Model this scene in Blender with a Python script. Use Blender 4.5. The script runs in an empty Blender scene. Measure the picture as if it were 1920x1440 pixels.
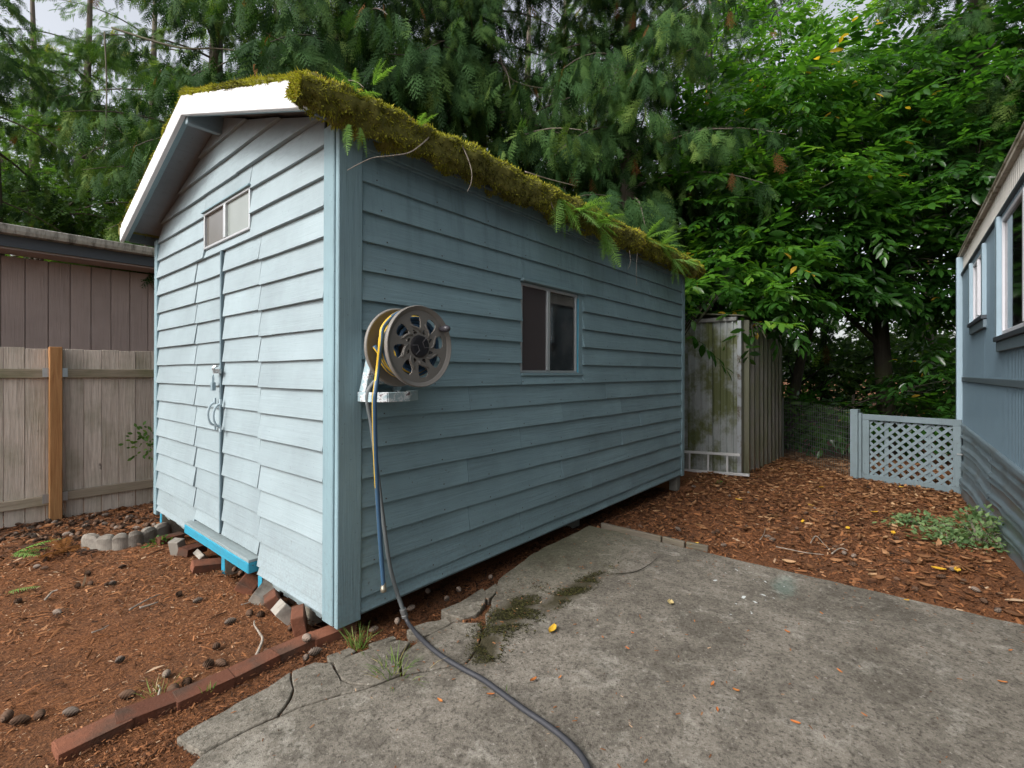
import bpy, bmesh, math, random
import numpy as np
from mathutils import Vector, Matrix, noise as mnoise

random.seed(11)
RNG = np.random.default_rng(11)
SC = bpy.context.scene
COL = SC.collection
PI = math.pi

# ------------------------------------------------------------------ camera
CAMX, CAMY, CAMZ = -1.255, -2.152, 1.286
cam_data = bpy.data.cameras.new('camera')
cam_data.sensor_width = 36.0
cam_data.lens = 36.0 * 900 / 1920
cam_data.shift_y = -20 / 1920
cam_data.clip_start = 0.05
cam_data.clip_end = 600
cam = bpy.data.objects.new('camera', cam_data)
cam.location = (CAMX, CAMY, CAMZ)
cam.rotation_euler = (PI / 2, 0, math.radians(-50))
COL.objects.link(cam)
SC.camera = cam

# ------------------------------------------------------------------ world, sun, exposure
SUN_ELEV, SUN_AZ = math.radians(40), math.radians(172)     # azimuth measured from +X towards +Y
world = bpy.data.worlds.new('World')
SC.world = world
world.use_nodes = True
wn = world.node_tree
wn.nodes.clear()
sky = wn.nodes.new('ShaderNodeTexSky')
sky.sky_type = 'NISHITA'
sky.sun_disc = False
sky.sun_elevation = SUN_ELEV
sky.sun_rotation = PI / 2 - SUN_AZ
sky.air_density = 1.0
sky.dust_density = 4.0
sky.ozone_density = 1.0
hsv = wn.nodes.new('ShaderNodeHueSaturation')               # overcast: the same sky, greyer
hsv.inputs['Saturation'].default_value = 0.28
bg = wn.nodes.new('ShaderNodeBackground')
bg.inputs['Strength'].default_value = 0.15
wo = wn.nodes.new('ShaderNodeOutputWorld')
wn.links.new(sky.outputs[0], hsv.inputs['Color'])
wn.links.new(hsv.outputs[0], bg.inputs['Color'])
wn.links.new(bg.outputs[0], wo.inputs['Surface'])
sun_data = bpy.data.lights.new('sun', 'SUN')
sun_data.energy = 1.12
sun_data.angle = math.radians(18)
sun_data.color = (1.0, 0.97, 0.92)
sun = bpy.data.objects.new('sun', sun_data)
sun.location = (-8, 2, 12)
_d = Vector((math.cos(SUN_ELEV) * math.cos(SUN_AZ), math.cos(SUN_ELEV) * math.sin(SUN_AZ), math.sin(SUN_ELEV)))
sun.rotation_euler = (-_d).to_track_quat('-Z', 'Y').to_euler()
COL.objects.link(sun)
SC.view_settings.view_transform = 'Standard'
SC.view_settings.look = 'None'
SC.view_settings.gamma = 1.0
SC.view_settings.use_curve_mapping = False
SC.view_settings.exposure = 0.9
SC.cycles.max_bounces = 8
SC.cycles.diffuse_bounces = 4
SC.cycles.glossy_bounces = 3
SC.cycles.transmission_bounces = 4
SC.cycles.transparent_max_bounces = 8
SC.cycles.use_denoising = True

# ------------------------------------------------------------------ helpers: where a point of the place lies
_F = (math.cos(math.radians(40)), math.sin(math.radians(40)))
_R = (math.sin(math.radians(40)), -math.cos(math.radians(40)))

def depth_pt(px, py, d):
    l, h = (px - 960) / 900 * d, (700 - py) / 900 * d
    return Vector((CAMX + _F[0] * d + _R[0] * l, CAMY + _F[1] * d + _R[1] * l, CAMZ + h))

def gnd(x, y):
    z = -0.03 * min(max(x - 2.3, 0), 7) * (1 if y < 0.5 else max(0, 1 - (y - .5))) - 0.045 * min(max(y - 0.3, 0), 4.4)
    if y < -1.2 and x > 2.3:
        z += 0.10 * min(1, (-1.2 - y) / 1.2) * min(1, (x - 2.3) / .6) * max(0, 1 - max(0, x - 3.2) / 3)
    return z

def gp(px, py, dz=0.0):
    """the ground point seen there"""
    z = 0.0
    for _ in range(12):
        d = (CAMZ - z - dz) * 900 / (py - 700)
        p = depth_pt(px, py, d)
        z = gnd(p.x, p.y)
    return Vector((p.x, p.y, z + dz))

def on_y(px, py, yp):
    """the point of the plane y = yp seen there"""
    t = (px - 960) / 900
    d = (yp - CAMY) / (_F[1] + _R[1] * t)
    return depth_pt(px, py, d)

def on_x(px, py, xp):
    t = (px - 960) / 900
    d = (xp - CAMX) / (_F[0] + _R[0] * t)
    return depth_pt(px, py, d)

# ------------------------------------------------------------------ helpers: objects
def tag(o, label=None, cat=None, group=None, kind=None):
    if label: o['label'] = label
    if cat: o['category'] = cat
    if group: o['group'] = group
    if kind: o['kind'] = kind
    return o

def thing(name, label, cat, loc=(0, 0, 0), group=None, rz=0.0):
    o = bpy.data.objects.new(name, None)
    o.empty_display_size = .1
    o.location = loc
    o.rotation_euler = (0, 0, rz)
    COL.objects.link(o)
    return tag(o, label, cat, group)

def link(name, me, parent=None, local=False):
    o = bpy.data.objects.new(name, me)
    COL.objects.link(o)
    if parent is not None:
        o.parent = parent
        if not local and parent.parent is None:
            o.location = -parent.location
    return o

def dup(root, loc, rot=None, label=None, group=None, scale=None):
    r = root.copy(); COL.objects.link(r); r.location = loc
    if rot is not None: r.rotation_euler = rot
    if scale is not None: r.scale = (scale,) * 3 if not hasattr(scale, '__len__') else scale
    if label: r['label'] = label
    if group: r['group'] = group
    for ch in list(root.children):
        c = ch.copy(); COL.objects.link(c); c.parent = r
        for g in ch.children:
            e = g.copy(); COL.objects.link(e); e.parent = c
    return r

class MB:
    def __init__(self, fn=None):
        self.v, self.f, self.mi, self.fn, self.cur = [], [], [], fn, 0
    def add(self, vs, fs):
        b = len(self.v)
        self.v += [tuple(p) for p in vs]
        for f in fs:
            self.f.append(tuple(b + i for i in f)); self.mi.append(self.cur)
        return self
    def hexa(self, p):
        return self.add(p, [(0, 3, 2, 1), (4, 5, 6, 7), (0, 1, 5, 4), (1, 2, 6, 5), (2, 3, 7, 6), (3, 0, 4, 7)])
    def box(self, x0, x1, y0, y1, z0, z1):
        return self.hexa([(x0, y0, z0), (x1, y0, z0), (x1, y1, z0), (x0, y1, z0), (x0, y0, z1), (x1, y0, z1), (x1, y1, z1), (x0, y1, z1)])
    def beam(self, a, b, w, h, up=(0, 0, 1)):
        a, b = Vector(a), Vector(b); d = (b - a).normalized(); up = Vector(up)
        s = d.cross(up).normalized() * w / 2; u = s.cross(d).normalized() * h / 2
        return self.hexa([a - s - u, a + s - u, b + s - u, b - s - u, a - s + u, a + s + u, b + s + u, b - s + u])
    def tube(self, pts, r, n=8, caps=True, split=None):
        pts = [Vector(p) for p in pts]; m = len(pts)
        rr = r if hasattr(r, '__len__') else [r] * m
        b = len(self.v); up = None
        for i, p in enumerate(pts):
            t = (pts[min(i + 1, m - 1)] - pts[max(i - 1, 0)]).normalized()
            if up is None:
                up = t.orthogonal().normalized()
            up = (up - t * up.dot(t)).normalized(); s = t.cross(up)
            for k in range(n):
                a = 2 * PI * k / n
                self.v.append(tuple(p + (up * math.cos(a) + s * math.sin(a)) * rr[i]))
        for i in range(m - 1):
            for k in range(n):
                k2 = (k + 1) % n
                self.f.append((b + i * n + k, b + i * n + k2, b + (i + 1) * n + k2, b + (i + 1) * n + k))
                self.mi.append((1 if k < split else 0) if split else self.cur)
        if caps:
            self.f.append(tuple(b + k for k in reversed(range(n)))); self.mi.append(self.cur)
            self.f.append(tuple(b + (m - 1) * n + k for k in range(n))); self.mi.append(self.cur)
        return self
    def lathe(self, prof, c, ax, n=24):
        c, ax = Vector(c), Vector(ax).normalized(); u = ax.orthogonal().normalized(); w = ax.cross(u); b = len(self.v)
        for (r, h) in prof:
            for k in range(n):
                a = 2 * PI * k / n
                self.v.append(tuple(c + ax * h + (u * math.cos(a) + w * math.sin(a)) * r))
        for i in range(len(prof) - 1):
            for k in range(n):
                k2 = (k + 1) % n
                self.f.append((b + i * n + k, b + i * n + k2, b + (i + 1) * n + k2, b + (i + 1) * n + k)); self.mi.append(self.cur)
        return self
    def prism(self, poly, z0, z1):
        n = len(poly)
        vs = [(p[0], p[1], z0) for p in poly] + [(p[0], p[1], z1) for p in poly]
        fs = [tuple(reversed(range(n))), tuple(range(n, 2 * n))] + [(i, (i + 1) % n, n + (i + 1) % n, n + i) for i in range(n)]
        return self.add(vs, fs)
    def mesh(self, mats, name, bevel=0, smooth=False, seg=1):
        vs = [self.fn(*p) for p in self.v] if self.fn else self.v
        me = bpy.data.meshes.new(name)
        me.from_pydata([tuple(p) for p in vs], [], self.f)
        for m in (mats if isinstance(mats, (list, tuple)) else [mats]): me.materials.append(m)
        me.polygons.foreach_set('material_index', self.mi)
        bm = bmesh.new(); bm.from_mesh(me)
        bmesh.ops.recalc_face_normals(bm, faces=bm.faces)
        if bevel:
            es = [e for e in bm.edges if len(e.link_faces) == 2 and e.calc_face_angle(0) > .5]
            bmesh.ops.bevel(bm, geom=es, offset=bevel, segments=seg, profile=.5, affect='EDGES', clamp_overlap=True)
        bm.to_mesh(me); bm.free()
        if smooth: me.polygons.foreach_set('use_smooth', [True] * len(me.polygons))
        return me
    def build(self, name, mats, parent=None, bevel=0, smooth=False, local=False, seg=1):
        return link(name, self.mesh(mats, name, bevel, smooth, seg), parent, local)

def npmesh(name, V, F, mats, rnd=None, mi=None, smooth=False):
    """a mesh from numpy arrays; F is (n,3) or (n,4); rnd is one number per vertex"""
    V = np.ascontiguousarray(V, dtype=np.float32); F = np.ascontiguousarray(F, dtype=np.int32)
    k = F.shape[1]
    me = bpy.data.meshes.new(name)
    me.vertices.add(len(V)); me.vertices.foreach_set('co', V.ravel())
    me.loops.add(F.size); me.loops.foreach_set('vertex_index', F.ravel())
    me.polygons.add(len(F))
    me.polygons.foreach_set('loop_start', np.arange(0, F.size, k, dtype=np.int32))
    me.polygons.foreach_set('loop_total', np.full(len(F), k, dtype=np.int32))
    for m in (mats if isinstance(mats, (list, tuple)) else [mats]): me.materials.append(m)
    if mi is not None: me.polygons.foreach_set('material_index', np.asarray(mi, dtype=np.int32))
    if smooth: me.polygons.foreach_set('use_smooth', np.ones(len(F), dtype=bool))
    if rnd is not None:
        at = me.attributes.new('rnd', 'FLOAT', 'POINT'); at.data.foreach_set('value', np.asarray(rnd, dtype=np.float32))
    me.update(calc_edges=True); me.validate()
    return me

def frames(d, nrm):
    """orthonormal frames (n,3,3) with columns along d, across, and near nrm"""
    d = d / np.linalg.norm(d, axis=1, keepdims=True)
    s = np.cross(nrm, d); s /= np.maximum(np.linalg.norm(s, axis=1, keepdims=True), 1e-6)
    u = np.cross(d, s)
    return np.stack([d, s, u], axis=2)

def scatter(tV, tF, pos, fr, scl, rnd=None):
    """copies of a small template mesh joined into arrays"""
    n, m = len(pos), len(tV)
    scl = np.asarray(scl, dtype=float)
    if scl.ndim == 1: scl = scl[:, None, None]
    else: scl = scl[:, None, :]
    V = np.einsum('nij,nmj->nmi', fr, tV[None] * scl) + pos[:, None, :]
    F = tF[None] + (np.arange(n) * m)[:, None, None]
    r = None if rnd is None else np.repeat(rnd, m)
    return V.reshape(-1, 3), F.reshape(-1, tF.shape[1]), r

# ------------------------------------------------------------------ helpers: materials
class NT:
    def __init__(self, name):
        self.m = bpy.data.materials.new(name); self.m.use_nodes = True
        self.t = self.m.node_tree; self.t.nodes.clear()
        self.out = self.t.nodes.new('ShaderNodeOutputMaterial')
    def n(self, typ, ins=None, **at):
        nd = self.t.nodes.new('ShaderNode' + typ)
        for k, v in at.items(): setattr(nd, k, v)
        for k, v in (ins or {}).items(): self.set(nd.inputs[k], v)
        return nd
    def set(self, sock, v):
        if isinstance(v, bpy.types.NodeSocket): self.t.links.new(v, sock)
        elif isinstance(v, bpy.types.Node): self.t.links.new(v.outputs[0], sock)
        else:
            if hasattr(v, '__len__') and len(v) == 3 and sock.type == 'RGBA': v = (*v, 1)
            sock.default_value = v
    def math(self, op, a, b=0.0, clamp=False):
        nd = self.n('Math', operation=op, use_clamp=clamp); self.set(nd.inputs[0], a); self.set(nd.inputs[1], b); return nd.outputs[0]
    def mix(self, f, a, b, mode='MIX'):
        nd = self.n('Mix', data_type='RGBA', blend_type=mode)
        self.set(nd.inputs[0], f); self.set(nd.inputs[6], a); self.set(nd.inputs[7], b); return nd.outputs[2]
    def ramp(self, f, stops, interp='LINEAR'):
        nd = self.n('ValToRGB'); cr = nd.color_ramp; cr.interpolation = interp
        while len(cr.elements) > 1: cr.elements.remove(cr.elements[-1])
        for i, (p, c) in enumerate(stops):
            e = cr.elements[0] if i == 0 else cr.elements.new(p)
            e.position = p
            e.color = (c, c, c, 1) if not hasattr(c, '__len__') else (*c, 1)
        self.set(nd.inputs[0], f); return nd.outputs[0]
    def coord(self, scale=(1, 1, 1), rand=True, rot=(0, 0, 0)):
        tc = self.n('TexCoord').outputs['Object']
        if rand:
            r = self.n('ObjectInfo').outputs['Random']
            off = self.n('Vector' 'Math', operation='SCALE'); off.inputs[0].default_value = (37., 53., 71.); self.set(off.inputs['Scale'], r)
            ad = self.n('Vector' 'Math', operation='ADD'); self.set(ad.inputs[0], tc); self.set(ad.inputs[1], off.outputs[0]); tc = ad.outputs[0]
        mp = self.n('Mapping'); mp.inputs['Scale'].default_value = scale; mp.inputs['Rotation'].default_value = rot
        self.set(mp.inputs['Vector'], tc); return mp.outputs[0]
    def noise(self, vec, scale=1., detail=4., rough=.55, dist=0.):
        nd = self.n('TexNoise', {'Scale': scale, 'Detail': detail, 'Roughness': rough, 'Distortion': dist}); self.set(nd.inputs['Vector'], vec); return nd.outputs[0]
    def bump(self, h, strength=.3, dist=.01, normal=None):
        nd = self.n('Bump', {'Strength': strength, 'Distance': dist}); self.set(nd.inputs['Height'], h)
        if normal is not None: self.set(nd.inputs['Normal'], normal)
        return nd.outputs[0]
    def surf(self, col, rough=.6, normal=None, metal=0., spec=.5, **kw):
        p = self.n('BsdfPrincipled', {'Base Color': col, 'Roughness': rough, 'Metallic': metal, 'Specular IOR Level': spec})
        for k, v in kw.items(): self.set(p.inputs[k.replace('_', ' ')], v)
        if normal is not None: self.set(p.inputs['Normal'], normal)
        self.t.links.new(p.outputs[0], self.out.inputs[0]); return self.m

def sc3(axis, along, across):
    return tuple(along if i == axis else across for i in range(3))

def painted_wood(name, col, axis, grain=.35, dirt=.5, rough=.55, weather=False, gcol=.26):
    """old exterior paint over rough sawn wood whose grain runs along one axis"""
    t = NT(name)
    v = t.coord(sc3(axis, 1.3, 26))
    g = t.noise(v, 1.6, 7, .62, .7)
    v2 = t.coord(sc3(axis, 3, 120))
    fine = t.noise(v2, 1.0, 4, .6)
    w = t.coord((1, 1, 1))
    big = t.noise(w, 1.3, 4, .6)
    mid = t.noise(w, 9, 5, .65)
    rnd = t.n('ObjectInfo').outputs['Random']
    c = t.mix(t.ramp(big, [(.3, 0.0), (.75, 1.0)]), tuple(x * .82 for x in col), tuple(min(1, x * 1.10) for x in col))
    c = t.mix(t.math('MULTIPLY', t.math('SUBTRACT', rnd, .5), .22), c, (col[0] * 1.5, col[1] * 1.45, col[2] * 1.4))
    c = t.mix(t.math('MULTIPLY', t.ramp(mid, [(.52, 0.), (.8, 1.)]), .18 * dirt), c, (.10, .10, .085))
    c = t.mix(t.math('MULTIPLY', t.ramp(g, [(.3, 1.), (.48, 0.)]), gcol), c, tuple(x * .55 for x in col))
    spk = t.noise(t.coord((30, 30, 30)), 2.2, 3, .5)
    c = t.mix(t.math('MULTIPLY', t.ramp(spk, [(.70, 0.), (.735, 1.)]), .75 * dirt), c, (.06, .045, .035))
    if weather:
        w0 = t.coord((1, 1, 1), rand=False); sx = t.n('SeparateXYZ'); t.set(sx.inputs[0], w0)
        spl = t.n('MapRange', {1: .55, 2: .05, 3: 0., 4: 1.}); t.set(spl.inputs[0], t.math('ADD', sx.outputs[2], t.math('MULTIPLY', t.math('SUBTRACT', mid, .5), .5)))
        c = t.mix(t.math('MULTIPLY', spl.outputs[0], t.ramp(spk, [(.42, 0.), (.62, .2)])), c, (.13, .10, .075))         # rain splash near the soil
        dr = t.noise(t.coord((13, 13, .55), rand=False), 1.6, 5, .6)
        top = t.n('MapRange', {1: 1.7, 2: 2.5, 3: 0., 4: 1.}); t.set(top.inputs[0], sx.outputs[2])
        c = t.mix(t.math('MULTIPLY', t.math('MULTIPLY', top.outputs[0], 1.0 if axis == 0 else .15), t.ramp(dr, [(.50, 0.), (.68, .42)])), c, (.055, .085, .085))           # drips from the eave
        chip = t.noise(t.coord((1, 1, 1)), 38, 5, .75)
        c = t.mix(t.math('MULTIPLY', t.ramp(chip, [(.695, 0.), (.71, 1.)]), .6), c, (.20, .17, .14))
    h = t.math('ADD', t.math('MULTIPLY', g, .7), t.math('MULTIPLY', fine, .3))
    nb = t.bump(h, grain, .010)
    return t.surf(c, t.ramp(mid, [(.2, rough - .08), (.8, rough + .12)]), nb, spec=.35)

def bare_wood(name, c1, c2, axis, grain=.6, green=0.0, rnd_amt=.35):
    t = NT(name)
    g = t.noise(t.coord(sc3(axis, 1.2, 22)), 1.8, 8, .65, 1.0)
    fine = t.noise(t.coord(sc3(axis, 4, 150)), 1., 4, .6)
    big = t.noise(t.coord((1, 1, 1)), 2.3, 4, .6)
    rnd = t.n('ObjectInfo').outputs['Random']
    c = t.mix(t.ramp(g, [(.3, 0.), (.68, 1.)]), c1, c2)
    c = t.mix(t.math('MULTIPLY', rnd, rnd_amt), c, tuple(x * .55 for x in c1))
    c = t.mix(t.math('MULTIPLY', t.ramp(fine, [(.2, 1.), (.5, 0.)]), .4), c, tuple(x * .35 for x in c1))
    kn = t.noise(t.coord(sc3(axis, 5, 9)), 1.0, 2, .4, .3)
    c = t.mix(t.ramp(kn, [(.72, 0.), (.76, .8)]), c, (.05, .033, .022))
    if green: c = t.mix(t.math('MULTIPLY', t.ramp(big, [(.45, 0.), (.75, 1.)]), green), c, (.10, .12, .035))
    nb = t.bump(t.math('ADD', g, t.math('MULTIPLY', fine, .5)), grain, .008)
    return t.surf(c, .8, nb, spec=.2)

def plain(name, col, rough=.5, metal=0., var=.15, scale=14., bump=.1, spec=.4, dirt=None):
    t = NT(name)
    v = t.coord((1, 1, 1))
    nz = t.noise(v, scale, 5, .6)
    c = t.mix(nz, tuple(x * (1 - var) for x in col), tuple(min(1, x * (1 + var)) for x in col))
    if dirt: c = t.mix(t.ramp(t.noise(v, scale * .6, 6, .7), [(.5, 0.), (.62, 1.)]), c, dirt)
    return t.surf(c, rough, t.bump(nz, bump, .004), metal, spec)

def attr_leaf(name, stops, rough=.5, trans=.3, spec=.4, tcol=1.6, sheen=0.0):
    """leaf: colour by the 'rnd' attribute, some light passes through"""
    t = NT(name)
    a = t.n('Attribute', attribute_name='rnd').outputs['Fac']
    c = t.ramp(a, stops)
    p = t.n('BsdfPrincipled', {'Base Color': c, 'Roughness': rough, 'Specular IOR Level': spec})
    tl = t.n('BsdfTranslucent', {'Color': t.mix(1.0, c, (tcol, tcol * 1.05, tcol * .45), 'MULTIPLY')})
    mx = t.n('MixShader', {0: trans}); t.t.links.new(p.outputs[0], mx.inputs[1]); t.t.links.new(tl.outputs[0], mx.inputs[2])
    t.t.links.new(mx.outputs[0], t.out.inputs[0]); return t.m
# ================================================================== materials of the place
BLUE = (.215, .322, .362)
M_sideL = painted_wood('paint_siding_long', BLUE, 0, .7, .7, .6, True)
M_sideF = painted_wood('paint_siding_front', (.28, .35, .378), 1, .35, .5, .6, True, .10)  # same paint as the long wall, made paler for the front's brighter light
M_trimV = painted_wood('paint_trim_upright', BLUE, 2, .45, .7, .6, True)
M_white = painted_wood('white_fascia_paint', (.70, .71, .72), 1, .2, .5)
M_soffit = painted_wood('grey_soffit_paint', (.20, .225, .245), 0, .3, 1.0)
M_back = plain('sheathing_board', (.06, .065, .065), .9)  # sheathing coloured dark so the gaps between boards read as shaded
M_alu = plain('aluminium_frame', (.52, .54, .55), .42, .6, .1, 40)
M_turq = painted_wood('turquoise_paint', (.03, .27, .40), 1, .5, 1.6)
M_turqtop = painted_wood('weathered_sill_paint', (.23, .28, .29), 1, .5, 2.2)
M_bare = bare_wood('bare_old_timber', (.24, .21, .17), (.40, .36, .30), 1, .6, .4)
M_fence = bare_wood('weathered_cedar_boards', (.46, .385, .32), (.78, .69, .595), 2, 1.2, .45, .5)
M_rail = bare_wood('weathered_rail', (.28, .23, .165), (.46, .39, .30), 0, .6, .6)
M_post = bare_wood('new_cedar_post', (.32, .145, .055), (.52, .28, .12), 2, .6, .1)
M_zinc = plain('galvanised_steel', (.45, .47, .48), .4, .8, .15, 30)
M_dark = plain('dark_inside', (.012, .012, .012), .9)  # for black sheets that stand in for the unlit interior
M_black = plain('black_plastic', (.018, .017, .02), .45, 0, .2, 30)

def ground_mat():
    t = NT('needle_litter_soil')
    v = t.coord((1, 1, 1), rand=False)
    a = t.noise(v, 95, 6, .7); b = t.noise(v, 2.2, 5, .6); c3 = t.noise(v, 28, 5, .65)
    c = t.ramp(a, [(.26, (.035, .018, .011)), (.42, (.14, .058, .028)), (.56, (.25, .10, .040)), (.76, (.38, .20, .10))])
    c = t.mix(t.math('MULTIPLY', t.ramp(b, [(.4, 0.), (.7, 1.)]), .5), c, (.085, .050, .032))
    c = t.mix(t.math('MULTIPLY', t.ramp(c3, [(.5, 0.), (.75, 1.)]), .45), c, (.045, .026, .017))
    nb = t.bump(t.math('ADD', a, c3), .9, .02)
    return t.surf(c, .95, nb, spec=.15)
M_ground = ground_mat()

def concrete_mat():
    t = NT('old_mossy_concrete')
    v = t.coord((1, 1, 1), rand=False)
    fine = t.noise(v, 120, 4, .75); gr = t.noise(v, 62, 5, .75); agg = t.n('TexVoronoi', {'Scale': 95.}); t.set(agg.inputs['Vector'], v)
    mid = t.noise(v, 11, 8, .8); big = t.noise(v, 1.9, 6, .62, .4); b2 = t.noise(v, 5.5, 6, .7, .6)
    c = t.mix(fine, (.090, .079, .064), (.375, .338, .285))
    c = t.mix(t.math('MULTIPLY', t.ramp(big, [(.40, 0.), (.62, 1.)]), .55), c, (.066, .058, .045))     # broad dark weathering
    c = t.mix(t.math('MULTIPLY', t.ramp(b2, [(.54, 0.), (.66, 1.)]), .55), c, (.40, .375, .325))        # cleaner pale patches
    c = t.mix(t.math('MULTIPLY', t.ramp(mid, [(.46, 0.), (.60, 1.)]), .5), c, (.055, .047, .037))     # lichen specks
    c = t.mix(t.math('MULTIPLY', t.ramp(gr, [(.52, 0.), (.62, 1.)]), .70), c, (.045, .039, .031))
    c = t.mix(t.math('MULTIPLY', t.ramp(gr, [(.30, 1.), (.40, 0.)]), .55), c, (.52, .49, .43))
    c = t.mix(t.ramp(agg.outputs['Color'], [(.92, 0.), (.95, .35)]), c, (.5, .47, .42))
    # algae along the wall's drip line and the dark moss band beside it
    sx = t.n('SeparateXYZ'); t.set(sx.inputs[0], v); x, y = sx.outputs[0], sx.outputs[1]
    wob = t.math('MULTIPLY', t.math('SUBTRACT', b2, .5), .5)
    gy = t.math('ADD', y, wob)
    alg = t.n('MapRange', {1: -.75, 2: -.15, 3: 0., 4: .62}); t.set(alg.inputs[0], gy)
    ax = t.n('MapRange', {1: .7, 2: 1.5, 3: .12, 4: 1.}); t.set(ax.inputs[0], x)
    c = t.mix(t.math('MULTIPLY', t.math('MULTIPLY', alg.outputs[0], ax.outputs[0]), t.ramp(mid, [(.3, 1.), (.7, .55)])), c, (.135, .135, .075))
    def blob(cx, cy, rx, ry, rot):
        ca, sa = math.cos(rot), math.sin(rot)
        dx, dy = t.math('SUBTRACT', x, cx), t.math('SUBTRACT', y, cy)
        u = t.math('DIVIDE', t.math('ADD', t.math('MULTIPLY', dx, ca), t.math('MULTIPLY', dy, sa)), rx)
        w = t.math('DIVIDE', t.math('SUBTRACT', t.math('MULTIPLY', dy, ca), t.math('MULTIPLY', dx, sa)), ry)
        r = t.math('SQRT', t.math('ADD', t.math('MULTIPLY', u, u), t.math('MULTIPLY', w, w)))
        return t.math('ADD', r, t.math('MULTIPLY', t.math('SUBTRACT', mid, .5), 1.9))
    for (cx, cy, rx, ry, rot) in MOSS_BLOBS:
        m = t.ramp(blob(cx, cy, rx, ry, rot), [(.35, .93), (1.0, 0.)])
        c = t.mix(m, c, t.mix(fine, (.020, .019, .010), (.075, .062, .030)))
    tq = t.ramp(blob(2.0, -1.55, .22, .09, .1), [(.4, .17), (.9, 0.)])
    c = t.mix(tq, c, (.15, .36, .33))
    pw = t.noise(v, 26, 2, .4)
    for (cx, cy, rx, ry) in ((1.95, -1.35, .30, .28), (1.55, -1.45, .30, .12)):                  # spilled paint flecks
        c = t.mix(t.math('MULTIPLY', t.ramp(blob(cx, cy, rx, ry, .2), [(.6, 1.), (1., 0.)]), t.ramp(pw, [(.69, 0.), (.71, .9)])), c, (.62, .66, .66))
    h = t.math('ADD', t.math('MULTIPLY', fine, .6), t.math('ADD', mid, t.math('MULTIPLY', big, .5)))
    return t.surf(c, .92, t.bump(h, .75, .012), spec=.2)
MOSS_BLOBS = [(.70, -.52, .30, .13, .25), (1.12, -.62, .42, .075, .0), (.38, -.62, .18, .08, .8)]
M_conc = concrete_mat()

# ================================================================== ground
def grid_axis(lo, hi, step, far):
    a = list(np.arange(lo, hi + 1e-6, step))
    d, x, y = step, lo, hi
    left, right = [], []
    while x > -far:
        d *= 1.45; x -= d; left.append(x)
    d = step
    while y < far:
        d *= 1.45; y += d; right.append(y)
    return np.array(left[::-1] + a + right)
gx, gy = grid_axis(-3.4, 9.2, .06, 160), grid_axis(-4.2, 6.4, .06, 160)
GX, GY = np.meshgrid(gx, gy, indexing='ij')
slab_x0, slab_x1 = -2.6, 2.26
def gz(x, y):
    z = gnd(x, y)
    z += .010 * mnoise.noise((x * 3.1, y * 3.1, 0)) + .008 * mnoise.noise((x * 9, y * 9, 3))
    if x < 2.2 and y < -.12: z = min(z, -.013)
    elif x < 2.32 and y < 0: z = min(z, -.012)
    elif 0 < x < 4.5 and 0 < y < 3: z -= .06
    if .1 < x < 4.45 and -.34 < y <= 0: z -= .05 * min(1, (y + .34) / .12) * min(1, (x - .1) / .3)
    return z
V = np.array([(x, y, gz(x, y)) for x, y in zip(GX.ravel(), GY.ravel())])
nx, ny = len(gx), len(gy)
I = np.arange(nx * ny).reshape(nx, ny)
F = np.stack([I[:-1, :-1], I[1:, :-1], I[1:, 1:], I[:-1, 1:]], -1).reshape(-1, 4)
tag(link('ground', npmesh('ground', V, F, M_ground, smooth=True)), 'brown soil covered in needle litter', kind='structure')

# ================================================================== concrete patio: the main slab and the pieces broken off it
def slab_piece(name, poly, z0, z1, tilt=(0, 0), parent=None, sub=.045):
    """a flat concrete piece: jagged outline, real thickness, slightly uneven top"""
    out = []
    n = len(poly)
    for i in range(n):
        a, b = Vector((*poly[i][:2], 0)), Vector((*poly[(i + 1) % n][:2], 0))
        L = (b - a).length; k = max(1, min(60, int(L / sub)))
        for j in range(k):
            p = a.lerp(b, j / k)
            if L < 4 and j: p += Vector((mnoise.noise(p * 9), mnoise.noise(p * 9 + Vector((5, 5, 5))), 0)) * .014
            out.append(p)
    cx = sum(p.x for p in out) / len(out); cy = sum(p.y for p in out) / len(out)
    m = MB(lambda x, y, z: (x, y, z + ((x - cx) * tilt[0] + (y - cy) * tilt[1] if z > z0 + 1e-6 else 0)))
    m.prism([(p.x, p.y) for p in out], z0, z1)
    me = m.mesh([M_conc], name, .004)
    return me
patio = thing('concrete_patio', 'cracked grey concrete patio slab with moss stains', None, (0, 0, 0)); patio['kind'] = 'structure'
P = lambda px, py: tuple(gp(px, py, .012))[:2]
main = [P(1105, 985), P(1000, 1037), P(938, 1083), P(921, 1128), P(926, 1150), P(908, 1178), P(900, 1212), P(876, 1243),
        P(802, 1259), P(753, 1267), P(700, 1287), P(640, 1303), P(560, 1327), P(470, 1366), P(380, 1413),
        (-1.05, -.55), (-2.6, -.62), (-2.6, -5.5), (2.26, -5.5), (2.27, -2.6), (2.25, -1.1)]
link('slab', slab_piece('slab', main, -.09, .012), patio)
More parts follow.
